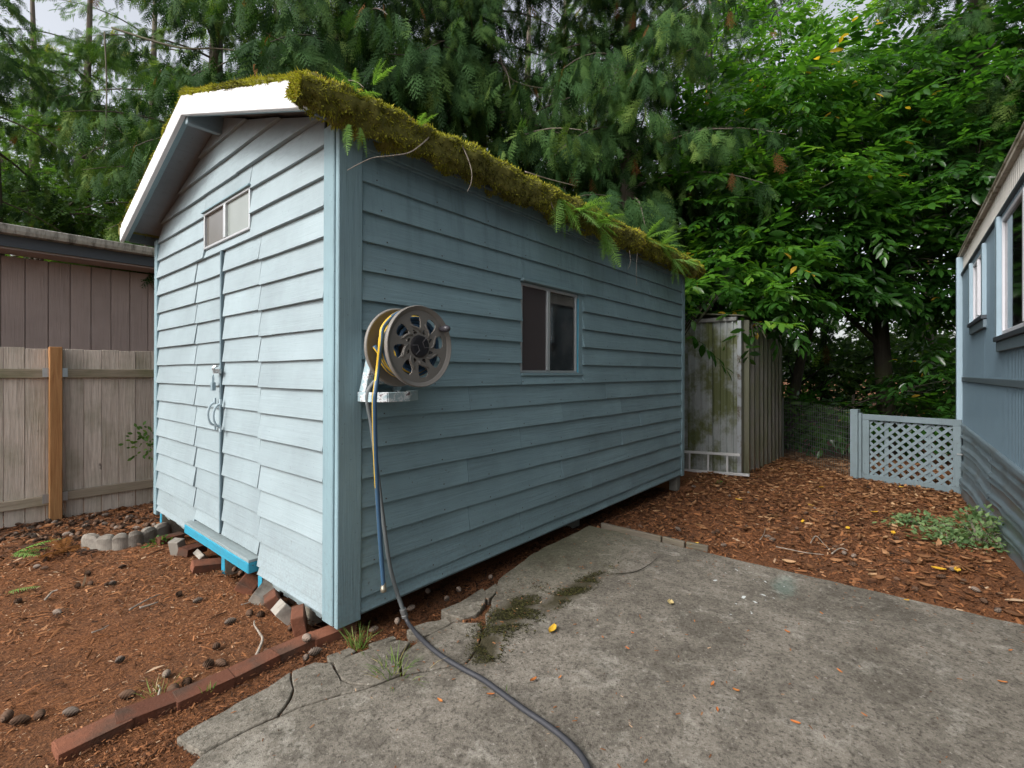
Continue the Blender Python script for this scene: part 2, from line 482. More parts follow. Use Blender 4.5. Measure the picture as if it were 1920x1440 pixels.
frag = [([P(826, 1142), P(862, 1128), P(905, 1102), P(912, 1110), P(910, 1128), P(893, 1150), P(868, 1158), P(838, 1150)], (.02, .03)),
        ([P(762, 1180), P(800, 1165), P(838, 1157), P(846, 1166), P(815, 1184), P(790, 1192), P(766, 1192)], (-.02, .04)),
        ([P(790, 1198), P(850, 1166), P(900, 1166), P(904, 1182), P(897, 1211), P(874, 1240), P(801, 1256), P(755, 1263), P(757, 1222)], (0., .02)),
        ([P(625, 1238), P(690, 1215), P(745, 1198), P(770, 1202), P(754, 1222), P(751, 1263), P(700, 1283), P(640, 1272)], (.01, -.015)),
        ([P(690, 1206), P(738, 1190), P(744, 1195), P(716, 1209), P(698, 1213)], (.0, .02)),
        ([P(612, 1228), P(655, 1212), P(668, 1218), P(640, 1236), P(616, 1240)], (.0, .03)),
        ([P(548, 1256), P(590, 1240), P(622, 1242), P(640, 1275), P(697, 1285), P(638, 1300), P(560, 1324), P(524, 1340), P(552, 1292)], (.012, .0)),
        ([P(330, 1382), P(420, 1332), P(500, 1288), P(545, 1257), P(550, 1289), P(521, 1339), P(469, 1363), P(378, 1411)], (-.01, .012)),
        ([P(898, 1112), P(930, 1092), P(934, 1100), P(916, 1122)], (0, .02)),
        ([P(910, 1150), P(922, 1132), P(926, 1148), P(912, 1170)], (0, -.02))]
for poly, tl in frag:
    cxy = (sum(q[0] for q in poly) / len(poly), sum(q[1] for q in poly) / len(poly))
    poly = [(cxy[0] + (q[0] - cxy[0]) * (1 - .001 / max(.05, math.hypot(q[0] - cxy[0], q[1] - cxy[1]))), cxy[1] + (q[1] - cxy[1]) * (1 - .001 / max(.05, math.hypot(q[0] - cxy[0], q[1] - cxy[1])))) for q in poly]
    link('slab_fragment', slab_piece('slab_fragment', poly, -.07, .010, (tl[0] * .5, tl[1] * .5)), patio)
M_strip = bare_wood('mossy_old_strip', (.10, .085, .065), (.20, .17, .135), 1, .6, .5)
# thin timber strips that edge the slab's far side
for (a, b) in (((1128, 986), (1240, 1012)), ((1243, 1012), (1284, 1022)), ((1287, 1022), (1328, 1030))):
    A, B = gp(*a, .012), gp(*b, .012)
    tag(MB().beam(A + Vector((0, 0, .002)), B + Vector((0, 0, .002)), .03, .05).build('edging_strip', M_strip, bevel=.004),
        {1128: 'longest grey timber strip edging the patio, nearest the shed', 1243: 'middle short timber strip along the patio edge', 1287: 'last short timber strip along the patio edge, farthest from the shed'}[a[0]], 'edging strip', 'timber strips along the patio edge')
# ================================================================== garden shed
LW, WW = 4.47, 2.996                     # long wall runs along +X from the near corner, front along +Y
def lean(x, y, z):                       # the old shed leans a little
    k = .0042 * (z - 1.2)
    return (x + k * .64, y - k * .77, z)
def SB(): return MB(lean)
shed = thing('garden_shed', 'pale blue lap sided garden shed with mossy roof and double door', 'shed', (0, 0, 0))
RZ, RS = 3.087, .327
def rtop(y): return RZ - RS * abs(y - WW / 2)
Z0 = .085

def board(name, mat, ax, lo, hi, z0, z1, parent=shed, lo2=None, hi2=None, out=.026, lap=.018, cuts=(), tilt=0.):
    """one lap siding board, outer face leaning out to its bottom edge; lo2, hi2: ends at the top edge"""
    lo2 = lo if lo2 is None else lo2; hi2 = hi if hi2 is None else hi2
    m = SB()
    k = max(1, int((hi - lo) / .22)); s0 = random.uniform(0, 90)
    rows = []
    for i in range(k + 1):
        f = i / k; a, a2 = lo + (hi - lo) * f, lo2 + (hi2 - lo2) * f
        w = .0035 * mnoise.noise((a * 2.2 + s0, 1, 0)); o = .003 * mnoise.noise((a * 1.7 + s0, 7, 0))
        if i in (0, k): o += random.uniform(-.001, .004)
        zb = z0 + w + tilt * (a - (lo + hi) / 2)
        zt = z1 + lap
        pts = [(a, out + o, zb), (a2, out * .30, zt), (a2, .004, zt), (a, .010, zb)]
        rows.append([(-q[1], q[0], q[2]) if ax == 1 else (q[0], -q[1], q[2]) for q in pts])
    vs = [p for r in rows for p in r]; fs = []
    for i in range(k):
        for j in range(4):
            fs.append((i * 4 + j, i * 4 + (j + 1) % 4, i * 4 + 4 + (j + 1) % 4, i * 4 + 4 + j))
    fs += [(0, 1, 2, 3), tuple(k * 4 + j for j in (3, 2, 1, 0))]
    m.add(vs, fs)
    return m.build(name, mat, parent, bevel=.0012)

# ---- long wall: courses, butt joints, the window's opening
zl = [Z0] + [.160 + .1495 * j for j in range(16)]
WX0, WX1, WZ0, WZ1 = 1.385, 2.205, 1.285, 1.965
joints = [[2.62], [1.38, 3.1], [.87, 2.35], [1.9, 3.5], [.86, 2.9], [1.38, 3.3], [1.9, 2.9], [.87, 2.6], [1.38, 2.05, 3.2], [3.3], [], [3.0], [2.8], [3.4], [2.3, 3.5], [1.55, 2.9], [1.0, 2.1, 3.4]]
for j in range(len(zl)):
    a, b = zl[j], (zl[j + 1] if j + 1 < len(zl) else 2.53)
    if a > 2.5: continue
    b = min(b, 2.53)
    xs = [.103] + [q for q in joints[j]] + [LW - .05]
    for x0, x1 in zip(xs[:-1], xs[1:]):
        spans = [(x0 + .0012, x1 - .0012, a, b)]
        if b > WZ0 and a < WZ1 and x1 > WX0 and x0 < WX1:
            spans = []
            if x0 < WX0: spans.append((x0, WX0, a, b))
            if x1 > WX1: spans.append((WX1, x1, a, b))
            if a < WZ0 - .02: spans.append((max(x0, WX0) + .001, min(x1, WX1) - .001, a, WZ0 - .018))
            if b > WZ1 + .02: spans.append((max(x0, WX0) + .001, min(x1, WX1) - .001, WZ1 + .002, b))
        for (p, q, c, d) in spans:
            if q - p > .03: board('siding_board', M_sideL, 0, p, q, c, d, tilt=random.uniform(-.0012, .0012), out=.031 + random.uniform(-.002, .003))

# ---- front wall: left field, right field, boards over the doors, gable
zf = [Z0] + [.134 + .1527 * j for j in range(19)]
DL0, DL1, DR0, DR1, DZ0, DZ1 = 1.472, 1.985, .862, 1.448, .185, 2.122
FX0, FX1, FZ0, FZ1 = 1.0, 1.80, 2.182, 2.438          # gable window
yl, yr = .098, WW - .045
def gable_span(z):
    h = (RZ - .065 - z) / RS
    return max(yl, WW / 2 - h), min(yr, WW / 2 + h)
for j in range(len(zf)):
    a = zf[j]; b = zf[j + 1] if j + 1 < len(zf) else a + .1527
    lo, hi = gable_span(a); lo2, hi2 = gable_span(b)
    if a > 2.98: continue
    if hi2 - lo2 < .05: lo2, hi2 = WW / 2 - .03, WW / 2 + .03
    def fb(p, q, c, d, p2=None, q2=None):
        if q - p > .02: board('siding_board', M_sideF, 1, p, q, c, d, lo2=p2, hi2=q2, tilt=random.uniform(-.003, .003), out=.031 + random.uniform(-.002, .004), lap=.016 if p2 is None else 0.004)
    if a < DZ1 - .05:
        bb = min(b, DZ1) if b > DZ1 else b
        fb(yl, DR0 - .004, a, b); fb(DL1 + .004, yr, a, b)
        if b > DZ1 + .02: fb(DR0, DL1, DZ1 + .006, b)
    elif b > FZ0 and a < FZ1:
        fb(lo, FX0, a, b, lo2, FX0); fb(FX1, hi, a, b, FX1, hi2)
        if a < FZ0 - .015: fb(FX0 + .001, FX1 - .001, a, FZ0 - .004)
        if b > FZ1 + .015: fb(FX0 + .001, FX1 - .001, FZ1 + .004, b)
    else:
        mid = WW / 2 + random.uniform(-.5, .5)
        if hi - lo > 1.4: fb(lo, mid - .001, a, b, lo2, mid - .001); fb(mid + .001, hi, a, b, mid + .001, hi2)
        else: fb(lo, hi, a, b, lo2, hi2)
nm_ = SB()
for z in zl[:-1]:
    x = .16 + random.uniform(0, .1)
    while x < LW - .06 and z < 2.4:
        if not (WX0 < x < WX1 and WZ0 - .03 < z < WZ1): nm_.lathe([(.0, .0015), (.0036, .0015), (.0042, 0)], (x, -.0305 + .004 * 0, z + .022 + random.uniform(-.004, .004)), (0, -1, 0), 6)
        x += .405 + random.uniform(-.03, .03)
nm_.build('nail_heads', plain('rusty_nail', (.07, .055, .045), .8), shed)['kind'] = 'stuff'
# rough skirt of bare sheathing below the lowest boards
for (p, q, zb) in ((.1, .82, .035), (2.02, 2.9, .05)):
    m = SB()
    n = 14
    for i in range(n):
        y0, y1 = p + (q - p) * i / n, p + (q - p) * (i + 1) / n
        m.box(-.010, -.002, y0, y1, zb + random.uniform(0, .02), Z0 + .03)
    so_ = m.build('skirt_board', M_turqtop, shed); so_['kind'] = 'stuff'

# ---- doors
def door(lo, hi, label, n0):
    d = SB(); d.box(-.006, .0, lo, hi, DZ0, DZ1)
    do = d.build('door', M_sideF, shed, bevel=.003); do['label'] = label
    zs = [DZ0 + .012] + [n0 + .1527 * j for j in range(13)]
    zs = [z for z in zs if z < DZ1 - .06]
    for i, a in enumerate(zs):
        b = zs[i + 1] if i + 1 < len(zs) else DZ1 - .012
        m_lo, m_hi = lo + .004, hi - .012
        bo = board('siding_board', M_sideF, 1, m_lo, m_hi, a, b, do, tilt=random.uniform(-.003, .003), out=.028 + random.uniform(-.002, .003))
        for v in bo.data.vertices: v.co.x -= .0
    return do
door_r = door(DR0, DR1, 'wider door leaf of the shed, next to the near corner', .294)
door_l = door(DL0, DL1, 'narrower door leaf of the shed, next to the far corner', .284)
SB().box(-.034, -.017, DL0 - .022, DL0 - .002, DZ0 + .02, DZ1).build('door_strip', plain('grey_strip_paint', (.13, .19, .22), .5), door_l, bevel=.002)
def pull(yc, zc, par):
    pts = [(-.048, yc, zc + .085)]
    for i in range(9):
        a = PI * i / 8; pts.append((-.055 - .038 * math.sin(a), yc, zc + .075 * math.cos(a)))
    pts.append((-.048, yc, zc - .085))
    m = SB(); m.tube(pts, .0075, 8)
    for s in (1, -1): m.box(-.056, -.046, yc - .012, yc + .012, zc + s * .088 - .02, zc + s * .088 + .02)
    m.build('handle', painted_wood('handle_paint', (.34, .43, .47), 2, .1, .8), par, smooth=False)
pull(1.40, 1.005, door_r); pull(1.50, 1.01, door_l)
m = SB(); m.box(-.058, -.046, 1.40, 1.515, 1.285, 1.315)
m.tube([(-.056, 1.455, 1.29), (-.075, 1.455, 1.30), (-.08, 1.455, 1.32), (-.07, 1.455, 1.335), (-.056, 1.455, 1.33)], .005, 6)
m.tube([(-.056, 1.43, 1.29), (-.075, 1.43, 1.30), (-.08, 1.43, 1.32), (-.07, 1.43, 1.335), (-.056, 1.43, 1.33)], .005, 6)
hasp = m.build('hasp', M_zinc, door_l)
m = SB(); m.box(-.078, -.056, 1.468, 1.502, 1.17, 1.225); m.tube([(-.067, 1.475, 1.22), (-.067, 1.475, 1.26), (-.067, 1.485, 1.275), (-.067, 1.495, 1.26), (-.067, 1.495, 1.22)], .004, 6)
m.build('padlock', painted_wood('padlock_paint', (.22, .30, .34), 2, .1, .5), door_l, bevel=.003)

# ---- trims, walls behind, floor frame
def trim(x0, x1, y0, y1, z0, z1, mat=M_trimV, name='corner_trim', bev=.004): return SB().box(x0, x1, y0, y1, z0, z1).build(name, mat, shed, bevel=bev)
trim(-.036, -.008, -.002, .096, .06, 2.50)
trim(-.030, .101, -.036, -.006, .055, 2.49)
trim(-.034, -.006, WW - .045, WW + .03, .04, 2.46)
trim(LW - .048, LW + .03, -.034, -.006, .06, 2.47)
b = SB()
b.box(.004, .02, 0, WW, .09, FZ0 - .02).box(.004, .02, 0, FX0 - .01, FZ0 - .02, 2.50).box(.004, .02, FX1 + .01, WW, FZ0 - .02, 2.50)
b.add([(.004, FX0 - .01, FZ1 + .01), (.004, FX1 + .01, FZ1 + .01), (.004, WW / 2 + .1, 2.98), (.004, WW / 2 - .1, 2.98)], [(0, 1, 2, 3)])
b.add([(.004, 0, 2.5), (.004, FX0 - .01, 2.5), (.004, WW / 2 - .1, 2.98)], [(0, 1, 2)]).add([(.004, WW, 2.5), (.004, FX1 + .01, 2.5), (.004, WW / 2 + .1, 2.98)], [(0, 1, 2)])
b.add([(.004, FX0 - .01, 2.5), (.004, FX0 - .01, FZ1 + .01), (.004, WW / 2 - .1, 2.98)], [(0, 1, 2)]).add([(.004, FX1 + .01, 2.5), (.004, FX1 + .01, FZ1 + .01), (.004, WW / 2 + .1, 2.98)], [(0, 1, 2)])
b.box(.02, WX0 - .01, .004, .02, .09, 2.53).box(WX1 + .01, LW, .004, .02, .09, 2.53).box(WX0 - .01, WX1 + .01, .004, .02, .09, WZ0 - .01).box(WX0 - .01, WX1 + .01, .004, .02, WZ1 + .01, 2.53)
b.build('sheathing', M_back, shed)
for nm, v in (('rear_wall', [(LW, 0, .09), (LW, WW, .09), (LW, WW, 2.5), (LW, WW / 2, 3.0), (LW, 0, 2.5)]), ('side_wall', [(0, WW, .09), (LW, WW, .09), (LW, WW, 2.5), (0, WW, 2.5)])):
    mm = SB(); mm.add(v, [tuple(range(len(v)))]); mm.build(nm, M_sideL, shed)
SB().box(.03, LW - .01, .03, WW - .01, .05, .11).build('floor_frame', M_bare, shed)
SB().box(.1, LW - .02, -.004, .04, .060, .088).build('rim_board', painted_wood('worn_skirt_paint', (.17, .235, .25), 0, .7, 2.), shed, bevel=.003)
# frieze under the eave
SB().box(.1, LW - .04, -.040, -.030, 2.415, 2.52).build('frieze_board', M_sideL, shed, bevel=.002)

# ---- sill beam and the blocks the shed stands on
s = SB(); s.box(-.078, -.012, .875, 2.03, .092, .158); so = s.build('door_sill', M_turq, shed, bevel=.005)
SB().box(-.076, -.002, .875, 2.03, .1585, .176).build('sill_top', M_turqtop, so, bevel=.002)
for (y, w, x0, mat) in ((2.80, .05, -.03, M_turq), (1.42, .06, -.02, M_turq), (.815, .055, -.03, M_turq), (.30, .11, -.01, M_bare)):
    zg = gnd(0, y) - .03
    SB().box(x0, .6, y - w / 2, y + w / 2, zg, .06 if mat is M_bare else .085).build('skid', M_bare, shed, bevel=.003)
    if mat is M_turq: SB().box(x0 - .004, x0 - .0005, y - w / 2 + .001, y + w / 2 - .001, zg + .01, .082).build('skid_end', M_turq, shed)
for (x, y) in ((LW - .06, .03), (2.3, .12), (LW - .06, 2.9), (1.1, .25)):
    SB().box(x - .05, x + .05, y - .03, y + .07, gnd(x, y) - .05, .08).build('pier', plain('concrete_pier', (.16, .155, .135), .9), shed, bevel=.006)

# ---- roof: two decks, fascia, soffits, ridge beam
OF, OE = .255, .142                       # overhang in front (and behind), at the eaves
def roof_slab(name, side, z_off, th, mat, x0, x1, yin, yout, parent=shed, bev=.002):
    m = SB()
    ys = (WW / 2 + side * yin, WW / 2 + side * yout)
    z = [rtop(y) + z_off for y in ys]
    m.hexa([(x0, ys[0], z[0] - th), (x1, ys[0], z[0] - th), (x1, ys[1], z[1] - th), (x0, ys[1], z[1] - th), (x0, ys[0], z[0]), (x1, ys[0], z[0]), (x1, ys[1], z[1]), (x0, ys[1], z[1])])
    return m.build(name, mat, parent, bevel=bev)
HY = WW / 2 + OE
M_shingle = plain('old_shingles', (.07, .06, .05), .95, 0, .3, 60, .6)
for sd in (-1, 1):
    ro = roof_slab('roof_deck', sd, 0, .022, M_shingle, -OF + .03, LW + .24, 0, HY)
    roof_slab('soffit', sd, -.026, .016, M_soffit, -OF + .035, .02, .0, HY - .01)
    roof_slab('fascia_board', sd, .004, .128, M_white, -OF - .0, -OF + .028, 0.0, HY, bev=.003)
    roof_slab('barge_backing', sd, -.03, .085, painted_wood('barge_paint', (.2, .3, .34), 1, .2), -OF + .0285, -OF + .06, 0.02, HY - .02)
    y = WW / 2 + sd * (HY - .02)
    SB().box(-OF + .06, LW + .22, min(y, y - sd * .022), max(y, y - sd * .022), rtop(y) - .125, rtop(y) - .03).build('eave_board', painted_wood('eave_shade_paint', (.07, .09, .095), 0, .3, 1.2), shed, bevel=.003)  # near-black colour stands in for the shadow under the moss and eave
SB().box(-OF + .03, .02, WW / 2 - .02, WW / 2 + .02, RZ - .17, RZ - .045).build('ridge_beam', painted_wood('ridge_paint', (.24, .32, .36), 0, .2), shed, bevel=.003)

# ---- windows
def glass(name, col, rough, spec=.5, alpha=None):
    t = NT(name); v = t.coord((1, 1, 1)); nz = t.noise(v, 6, 5, .6)
    if alpha is None:
        return t.surf(t.mix(nz, tuple(x * .8 for x in col), col), rough, None, 0, spec)
    gl = t.n('BsdfGlossy', {'Roughness': rough, 'Color': (.9, .9, .9)}); tr = t.n('BsdfTransparent', {'Color': col})
    fr = t.n('Fresnel', {'IOR': 1.45}); mx = t.n('MixShader', {0: t.math('ADD', fr.outputs[0], .02)})
    t.t.links.new(tr.outputs[0], mx.inputs[1]); t.t.links.new(gl.outputs[0], mx.inputs[2])
    df = t.n('BsdfDiffuse', {'Color': (.35, .34, .32)}); m2 = t.n('MixShader', {0: t.math('MULTIPLY', t.ramp(nz, [(.45, .1), (.8, 1.)]), alpha)})
    t.t.links.new(mx.outputs[0], m2.inputs[1]); t.t.links.new(df.outputs[0], m2.inputs[2]); t.t.links.new(m2.outputs[0], t.out.inputs[0]); return t.m
M_frost = glass('frosted_glass', (.25, .28, .26), .22, .6)
M_frost2 = glass('dusty_dark_glass', (.125, .115, .10), .18, .6)
M_clear = glass('dusty_clear_glass', (.82, .84, .84), .03, alpha=.22)
# side window
m = SB()
fy0, fy1 = -.004, .030
m.box(WX0 + .015, WX1 - .06, fy0, fy1, WZ0 + .004, WZ0 + .022).box(WX0 + .015, WX1 - .06, fy0, fy1, WZ1 - .05, WZ1 - .028)
m.box(WX0 + .012, WX0 + .034, fy0, fy1, WZ0 + .022, WZ1 - .05).box(WX1 - .085, WX1 - .062, fy0, fy1, WZ0 + .022, WZ1 - .05)
win = m.build('window', M_alu, shed, bevel=.002); win['label'] = 'wide sliding window of the shed side wall'
SB().box(1.712, 1.752, -.010, .028, WZ0 + .022, WZ1 - .05).build('mullion', M_alu, win, bevel=.003)
SB().box(WX0 + .034, 1.712, .014, .017, WZ0 + .022, WZ1 - .05).build('pane', M_clear, win)
SB().box(WX0 + .034, 1.711, .004, .006, WZ0 + .022, WZ1 - .05).build('insect_screen', plain('dark_brown_screen', (.060, .050, .052), .7, 0, .12, 120, .1, .3), win)
SB().box(1.752, WX1 - .085, .008, .011, WZ0 + .022, WZ1 - .05).build('pane', M_clear, win)
SB().box(WX0, WX1, .09, .095, WZ0 - .05, WZ1 + .05).build('window_back', M_dark, win)
m = SB()
for i in range(34):
    x = WX0 + .03 + i * .0105; m.box(x, x + .0085, .05 + .007 * math.sin(i * .9), .056 + .007 * math.sin(i * .9), WZ0, WZ1)
m.build('curtain', plain('brown_curtain', (.085, .065, .07), .9, 0, .1), win)
m = SB()
for i in range(22):
    x = 1.755 + i * .018; m.box(x, x + .009, .05, .056, WZ0, WZ1)
m.build('blind_strip', plain('dark_blind', (.075, .07, .062), .9, 0, .3), win)
SB().box(1.756, WX1 - .085, .045, .049, WZ1 - .15, WZ1 - .05).build('valance', plain('pale_valance', (.20, .16, .13), .9), win)
M_trimX = painted_wood('paint_sill', BLUE, 0, .3)
SB().box(WX0 - .01, WX1 + .012, -.050, .03, WZ1 - .026, WZ1 - .004).build('window_head', M_trimX, shed, bevel=.003)
SB().box(WX0, WX1, -.030, .03, WZ0 - .016, WZ0 + .003).build('window_sill', M_trimX, shed, bevel=.002)
SB().box(WX1 - .060, WX1 + .001, -.018, .03, WZ0 + .004, WZ1 - .027).build('jamb', M_trimV, shed, bevel=.002)
SB().box(WX1 - .0625, WX1 - .0602, -.016, -.006, WZ0 + .01, WZ1 - .06).build('paint_edge', M_turq, shed)
# gable window
m = SB()
m.box(-.030, .0, FX0, FX1, FZ0 - .002, FZ0 + .014).box(-.030, .0, FX0, FX1, FZ1 - .014, FZ1 + .002).box(-.030, .0, FX0, FX0 + .014, FZ0, FZ1).box(-.030, .0, FX1 - .014, FX1, FZ0, FZ1)
wg = m.build('window', M_alu, shed, bevel=.002); wg['label'] = 'small two pane window high in the shed gable'
SB().box(-.034, -.002, 1.385, 1.42, FZ0 + .014, FZ1 - .014).build('mullion', M_alu, wg, bevel=.002)
SB().box(-.016, -.013, FX0 + .014, 1.385, FZ0 + .014, FZ1 - .014).build('pane', M_frost, wg)
SB().box(-.012, -.009, 1.42, FX1 - .014, FZ0 + .014, FZ1 - .014).build('pane', M_frost2, wg)['label'] = 'darker half of the gable window'
SB().box(.03, .034, FX0 - .02, FX1 + .02, FZ0 - .03, FZ1 + .03).build('window_back', M_dark, wg)
SB().box(-.045, -.02, FX0 - .015, FX1 + .015, FZ1 + .003, FZ1 + .016).build('window_head', painted_wood('paint_head', BLUE, 1, .3), shed, bevel=.002)

# ---- moss on the roof
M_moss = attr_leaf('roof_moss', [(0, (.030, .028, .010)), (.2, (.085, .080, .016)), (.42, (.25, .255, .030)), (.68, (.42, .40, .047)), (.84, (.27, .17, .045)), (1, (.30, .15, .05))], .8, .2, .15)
M_mossb = plain('moss_body', (.13, .125, .026), .95, 0, .6, 45, 1.)
def lump(x, s=0): return mnoise.noise((x * 2.1, s, 0)) * .6 + mnoise.noise((x * 6.3, s, 5)) * .4
bodyV, bodyF, bl_pos, bl_dir, bl_rnd = [], [], [], [], []
def moss_tube(path_fn, n, prof_fn, k=12, dens=1000, hang=.5, end=0):
    """a mossy roll along path_fn(t), profile prof_fn(t, angle) -> offset vector"""
    base = len(bodyV)
    for i in range(n):
        for j in range(k):
            a = 2 * PI * j / k; bodyV.append(tuple(path_fn(i / (n - 1)) + prof_fn(i / (n - 1), a)))
    for e_ in (0, n - 1):
        for j in range(k // 2 - 1): bodyF.append((base + e_ * k + j, base + e_ * k + j + 1, base + e_ * k + k - 2 - j, base + e_ * k + k - 1 - j))
    for _ in range(end):
        e_ = random.choice((0., 1.)); a = random.uniform(0, 6.28); c = path_fn(e_) + prof_fn(e_, a) * random.random() ** .5
        bl_pos.append(tuple(c)); bl_dir.append((-1 + 2 * e_ + random.gauss(0, .4), random.gauss(0, .6), random.gauss(-.2, .6))); bl_rnd.append(min(1, max(0, random.gauss(.5, .18))))
    for i in range(n - 1):
        for j in range(k):
            bodyF.append((base + i * k + j, base + i * k + (j + 1) % k, base + (i + 1) * k + (j + 1) % k, base + (i + 1) * k + j))
    for _ in range(dens):
        t, a = random.random(), random.uniform(0, 2 * PI)
        c = path_fn(t); o = prof_fn(t, a)
        nrm = o.normalized()
        bl_pos.append(tuple(c + o * random.uniform(.9, 1.02)))
        d = nrm + Vector((random.gauss(0, .6), random.gauss(0, .6), random.gauss(0, .5) - hang * max(0, .55 - nrm.z)))
        bl_dir.append(tuple(d))
        patch = .5 + .5 * mnoise.noise(Vector((c.x * 3.3, c.y * 3.3, c.z * 3 + a * .4)))
        bl_rnd.append(min(1, max(0, .30 + .40 * (nrm.z * .5 + .5) + .75 * (patch - .5) + 5. * max(-.03, min(.04, o.length - .095)) + random.gauss(0, .12))))  # strands lighter on tops and crests, darker in hollows: shading put into colour
def eave_path(t):
    x = -OF - .035 + t * (LW + .24 + OF + .075)
    return Vector(lean(x, -OE - .015 + .02 * lump(x, 1), 2.535 + .014 * lump(x, 2) - .03 * math.exp(-t * 22)))
def eave_prof(t, a):
    x = -OF + t * 5
    r = .074 + .034 * lump(x * 1.6, 3 + a * .25) + .026 * mnoise.noise((x * 11, a * 1.6, 2)) + .014 * mnoise.noise((x * 27, a * 3.2, 6))
    c, s = math.cos(a), math.sin(a)
    r *= min(1, .42 + 9 * t) ** .5 * min(1, .15 + 14 * (1 - t)) ** .5
    return Vector((0, -c * r * .9 if c > 0 else -c * r * 1.6, s * r * (1.5 if s < 0 else .85)))
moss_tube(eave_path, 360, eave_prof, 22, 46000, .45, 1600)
def rake_path(sd):
    def f(t):
        y = WW / 2 + sd * (HY + .01) * t
        return Vector(lean(-OF + .055, y, rtop(y) + .012))
    return f
def rake_prof(sd):
    def f(t, a):
        r = .036 + .026 * lump(t * 4.6 + sd * 4, 8 + a * .3) + .008 * mnoise.noise((t * 30, a * 2, 4))
        if sd > 0: r *= .85
        return Vector((math.cos(a) * r * 1.5, 0, math.sin(a) * r if math.sin(a) > 0 else math.sin(a) * .02))
    return f
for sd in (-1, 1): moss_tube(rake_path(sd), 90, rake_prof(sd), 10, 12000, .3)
# the sheet of moss over the decks
for sd in (-1, 1):
    base = len(bodyV); nxx, nyy = 50, 18
    for i in range(nxx):
        for j in range(nyy):
            x = -OF + .04 + (LW + .46) * i / (nxx - 1); yy = WW / 2 + sd * HY * j / (nyy - 1)
            bodyV.append(lean(x, yy, rtop(yy) + .028 + .022 * mnoise.noise((x * 4, yy * 4, 1))))
    for i in range(nxx - 1):
        for j in range(nyy - 1):
            q = base + i * nyy + j; bodyF.append((q, q + 1, q + nyy + 1, q + nyy))
# far eave gets a plain edge too
def eave2_path(t):
    x = -OF + t * (LW + .24 + OF)
    return Vector(lean(x, WW + OE + .005, 2.545))
moss_tube(eave2_path, 70, lambda t, a: Vector((0, math.cos(a) * (.06 + .02 * lump(t * 9, a)), math.sin(a) * .06)), 10, 5000, .5)
bladeT = np.array([(0, -.0032, 0), (0, .0032, 0), (.55, .0026, .1), (.55, -.0026, .1), (1, 0, .0)])
bladeT[:, 1] *= 1; bladeF = np.array([(0, 1, 2), (0, 2, 3), (3, 2, 4)])
pos = np.array(bl_pos); dr = np.array(bl_dir)
fr = frames(dr, RNG.normal(size=dr.shape))
L = RNG.uniform(.006, .019, len(pos)) * np.where(RNG.random(len(pos)) < .05, 2.0, 1)
scl = np.stack([L, np.full(len(L), .95), L], 1)
bv, bf, br = scatter(bladeT, bladeF, pos, fr, scl, np.array(bl_rnd))
mo = link('moss', npmesh('moss_body', np.array(bodyV), np.array(bodyF), M_mossb, smooth=True), shed); mo['kind'] = 'stuff'
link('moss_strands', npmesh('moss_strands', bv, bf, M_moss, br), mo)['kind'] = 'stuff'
# ================================================================== hose reel on the shed's long wall
RX, RZc, RO0, RO1, RR = .225, 1.415, .135, .300, .193          # centre x, height, distances of the two discs from the wall, radius
M_taupe = plain('taupe_reel_plastic', (.185, .172, .155), .45, 0, .08, 30, .08)
def chipped(name):
    t = NT(name); v = t.coord((1, 1, 1)); nz = t.noise(v, 16, 6, .7); n2 = t.noise(v, 50, 4, .6)
    c = t.mix(t.ramp(nz, [(.52, 0.), (.55, 1.)]), (.33, .44, .48), (.62, .66, .68))
    c = t.mix(t.ramp(nz, [(.60, 0.), (.62, 1.)]), c, (.17, .13, .14))
    c = t.mix(t.ramp(n2, [(.66, 0.), (.7, 1.)]), c, (.20, .10, .05))
    return t.surf(c, .6, t.bump(nz, .4, .004))
M_chip = chipped('chipped_blue_paint')
reel = thing('hose_reel', 'round taupe hose reel on chipped blue bracket screwed to the shed side wall', 'hose reel', (RX, -.03, RZc))
def rp(r, a, o): return (RX + r * math.cos(a), -.03 - o, RZc + r * math.sin(a))
def disc_with_holes(o, th):
    bm = bmesh.new(); edges = []
    def loop(pts):
        vs = [bm.verts.new((p[0], p[1], 0)) for p in pts]
        for i in range(len(vs)): edges.append(bm.edges.new((vs[i], vs[(i + 1) % len(vs)])))
    loop([(.178 * math.cos(2 * PI * k / 64), .178 * math.sin(2 * PI * k / 64)) for k in range(64)])
    for q in range(8):
        a0 = 2 * PI * q / 8 + .2
        def pol(r, a): return (r * math.cos(a0 + a), r * math.sin(a0 + a))
        # large swept teardrop
        loop([pol(.149, -.16), pol(.152, -.03), pol(.151, .10), pol(.145, .19), pol(.133, .235), pol(.118, .22), pol(.106, .13), pol(.096, -.02), pol(.087, -.19), pol(.092, -.26), pol(.106, -.27), pol(.124, -.25), pol(.139, -.22)])
        # small curved triangle
        loop([pol(.066, .00), pol(.077, .13), pol(.088, .25), pol(.082, .31), pol(.070, .33), pol(.065, .30), pol(.063, .16)])
    bmesh.ops.triangle_fill(bm, use_beauty=True, use_dissolve=False, edges=edges)
    g = bmesh.ops.extrude_face_region(bm, geom=list(bm.faces))
    for e in g['geom']:
        if isinstance(e, bmesh.types.BMVert): e.co.z = th
    for v in bm.verts: v.co = Vector((RX + v.co.x, -.03 - o - v.co.z, RZc + v.co.y))
    bmesh.ops.recalc_face_normals(bm, faces=bm.faces)
    me = bpy.data.meshes.new('front_disc'); bm.to_mesh(me); bm.free(); me.materials.append(M_taupe); return me
fd = link('front_disc', disc_with_holes(RO1 - .006, .007), reel)
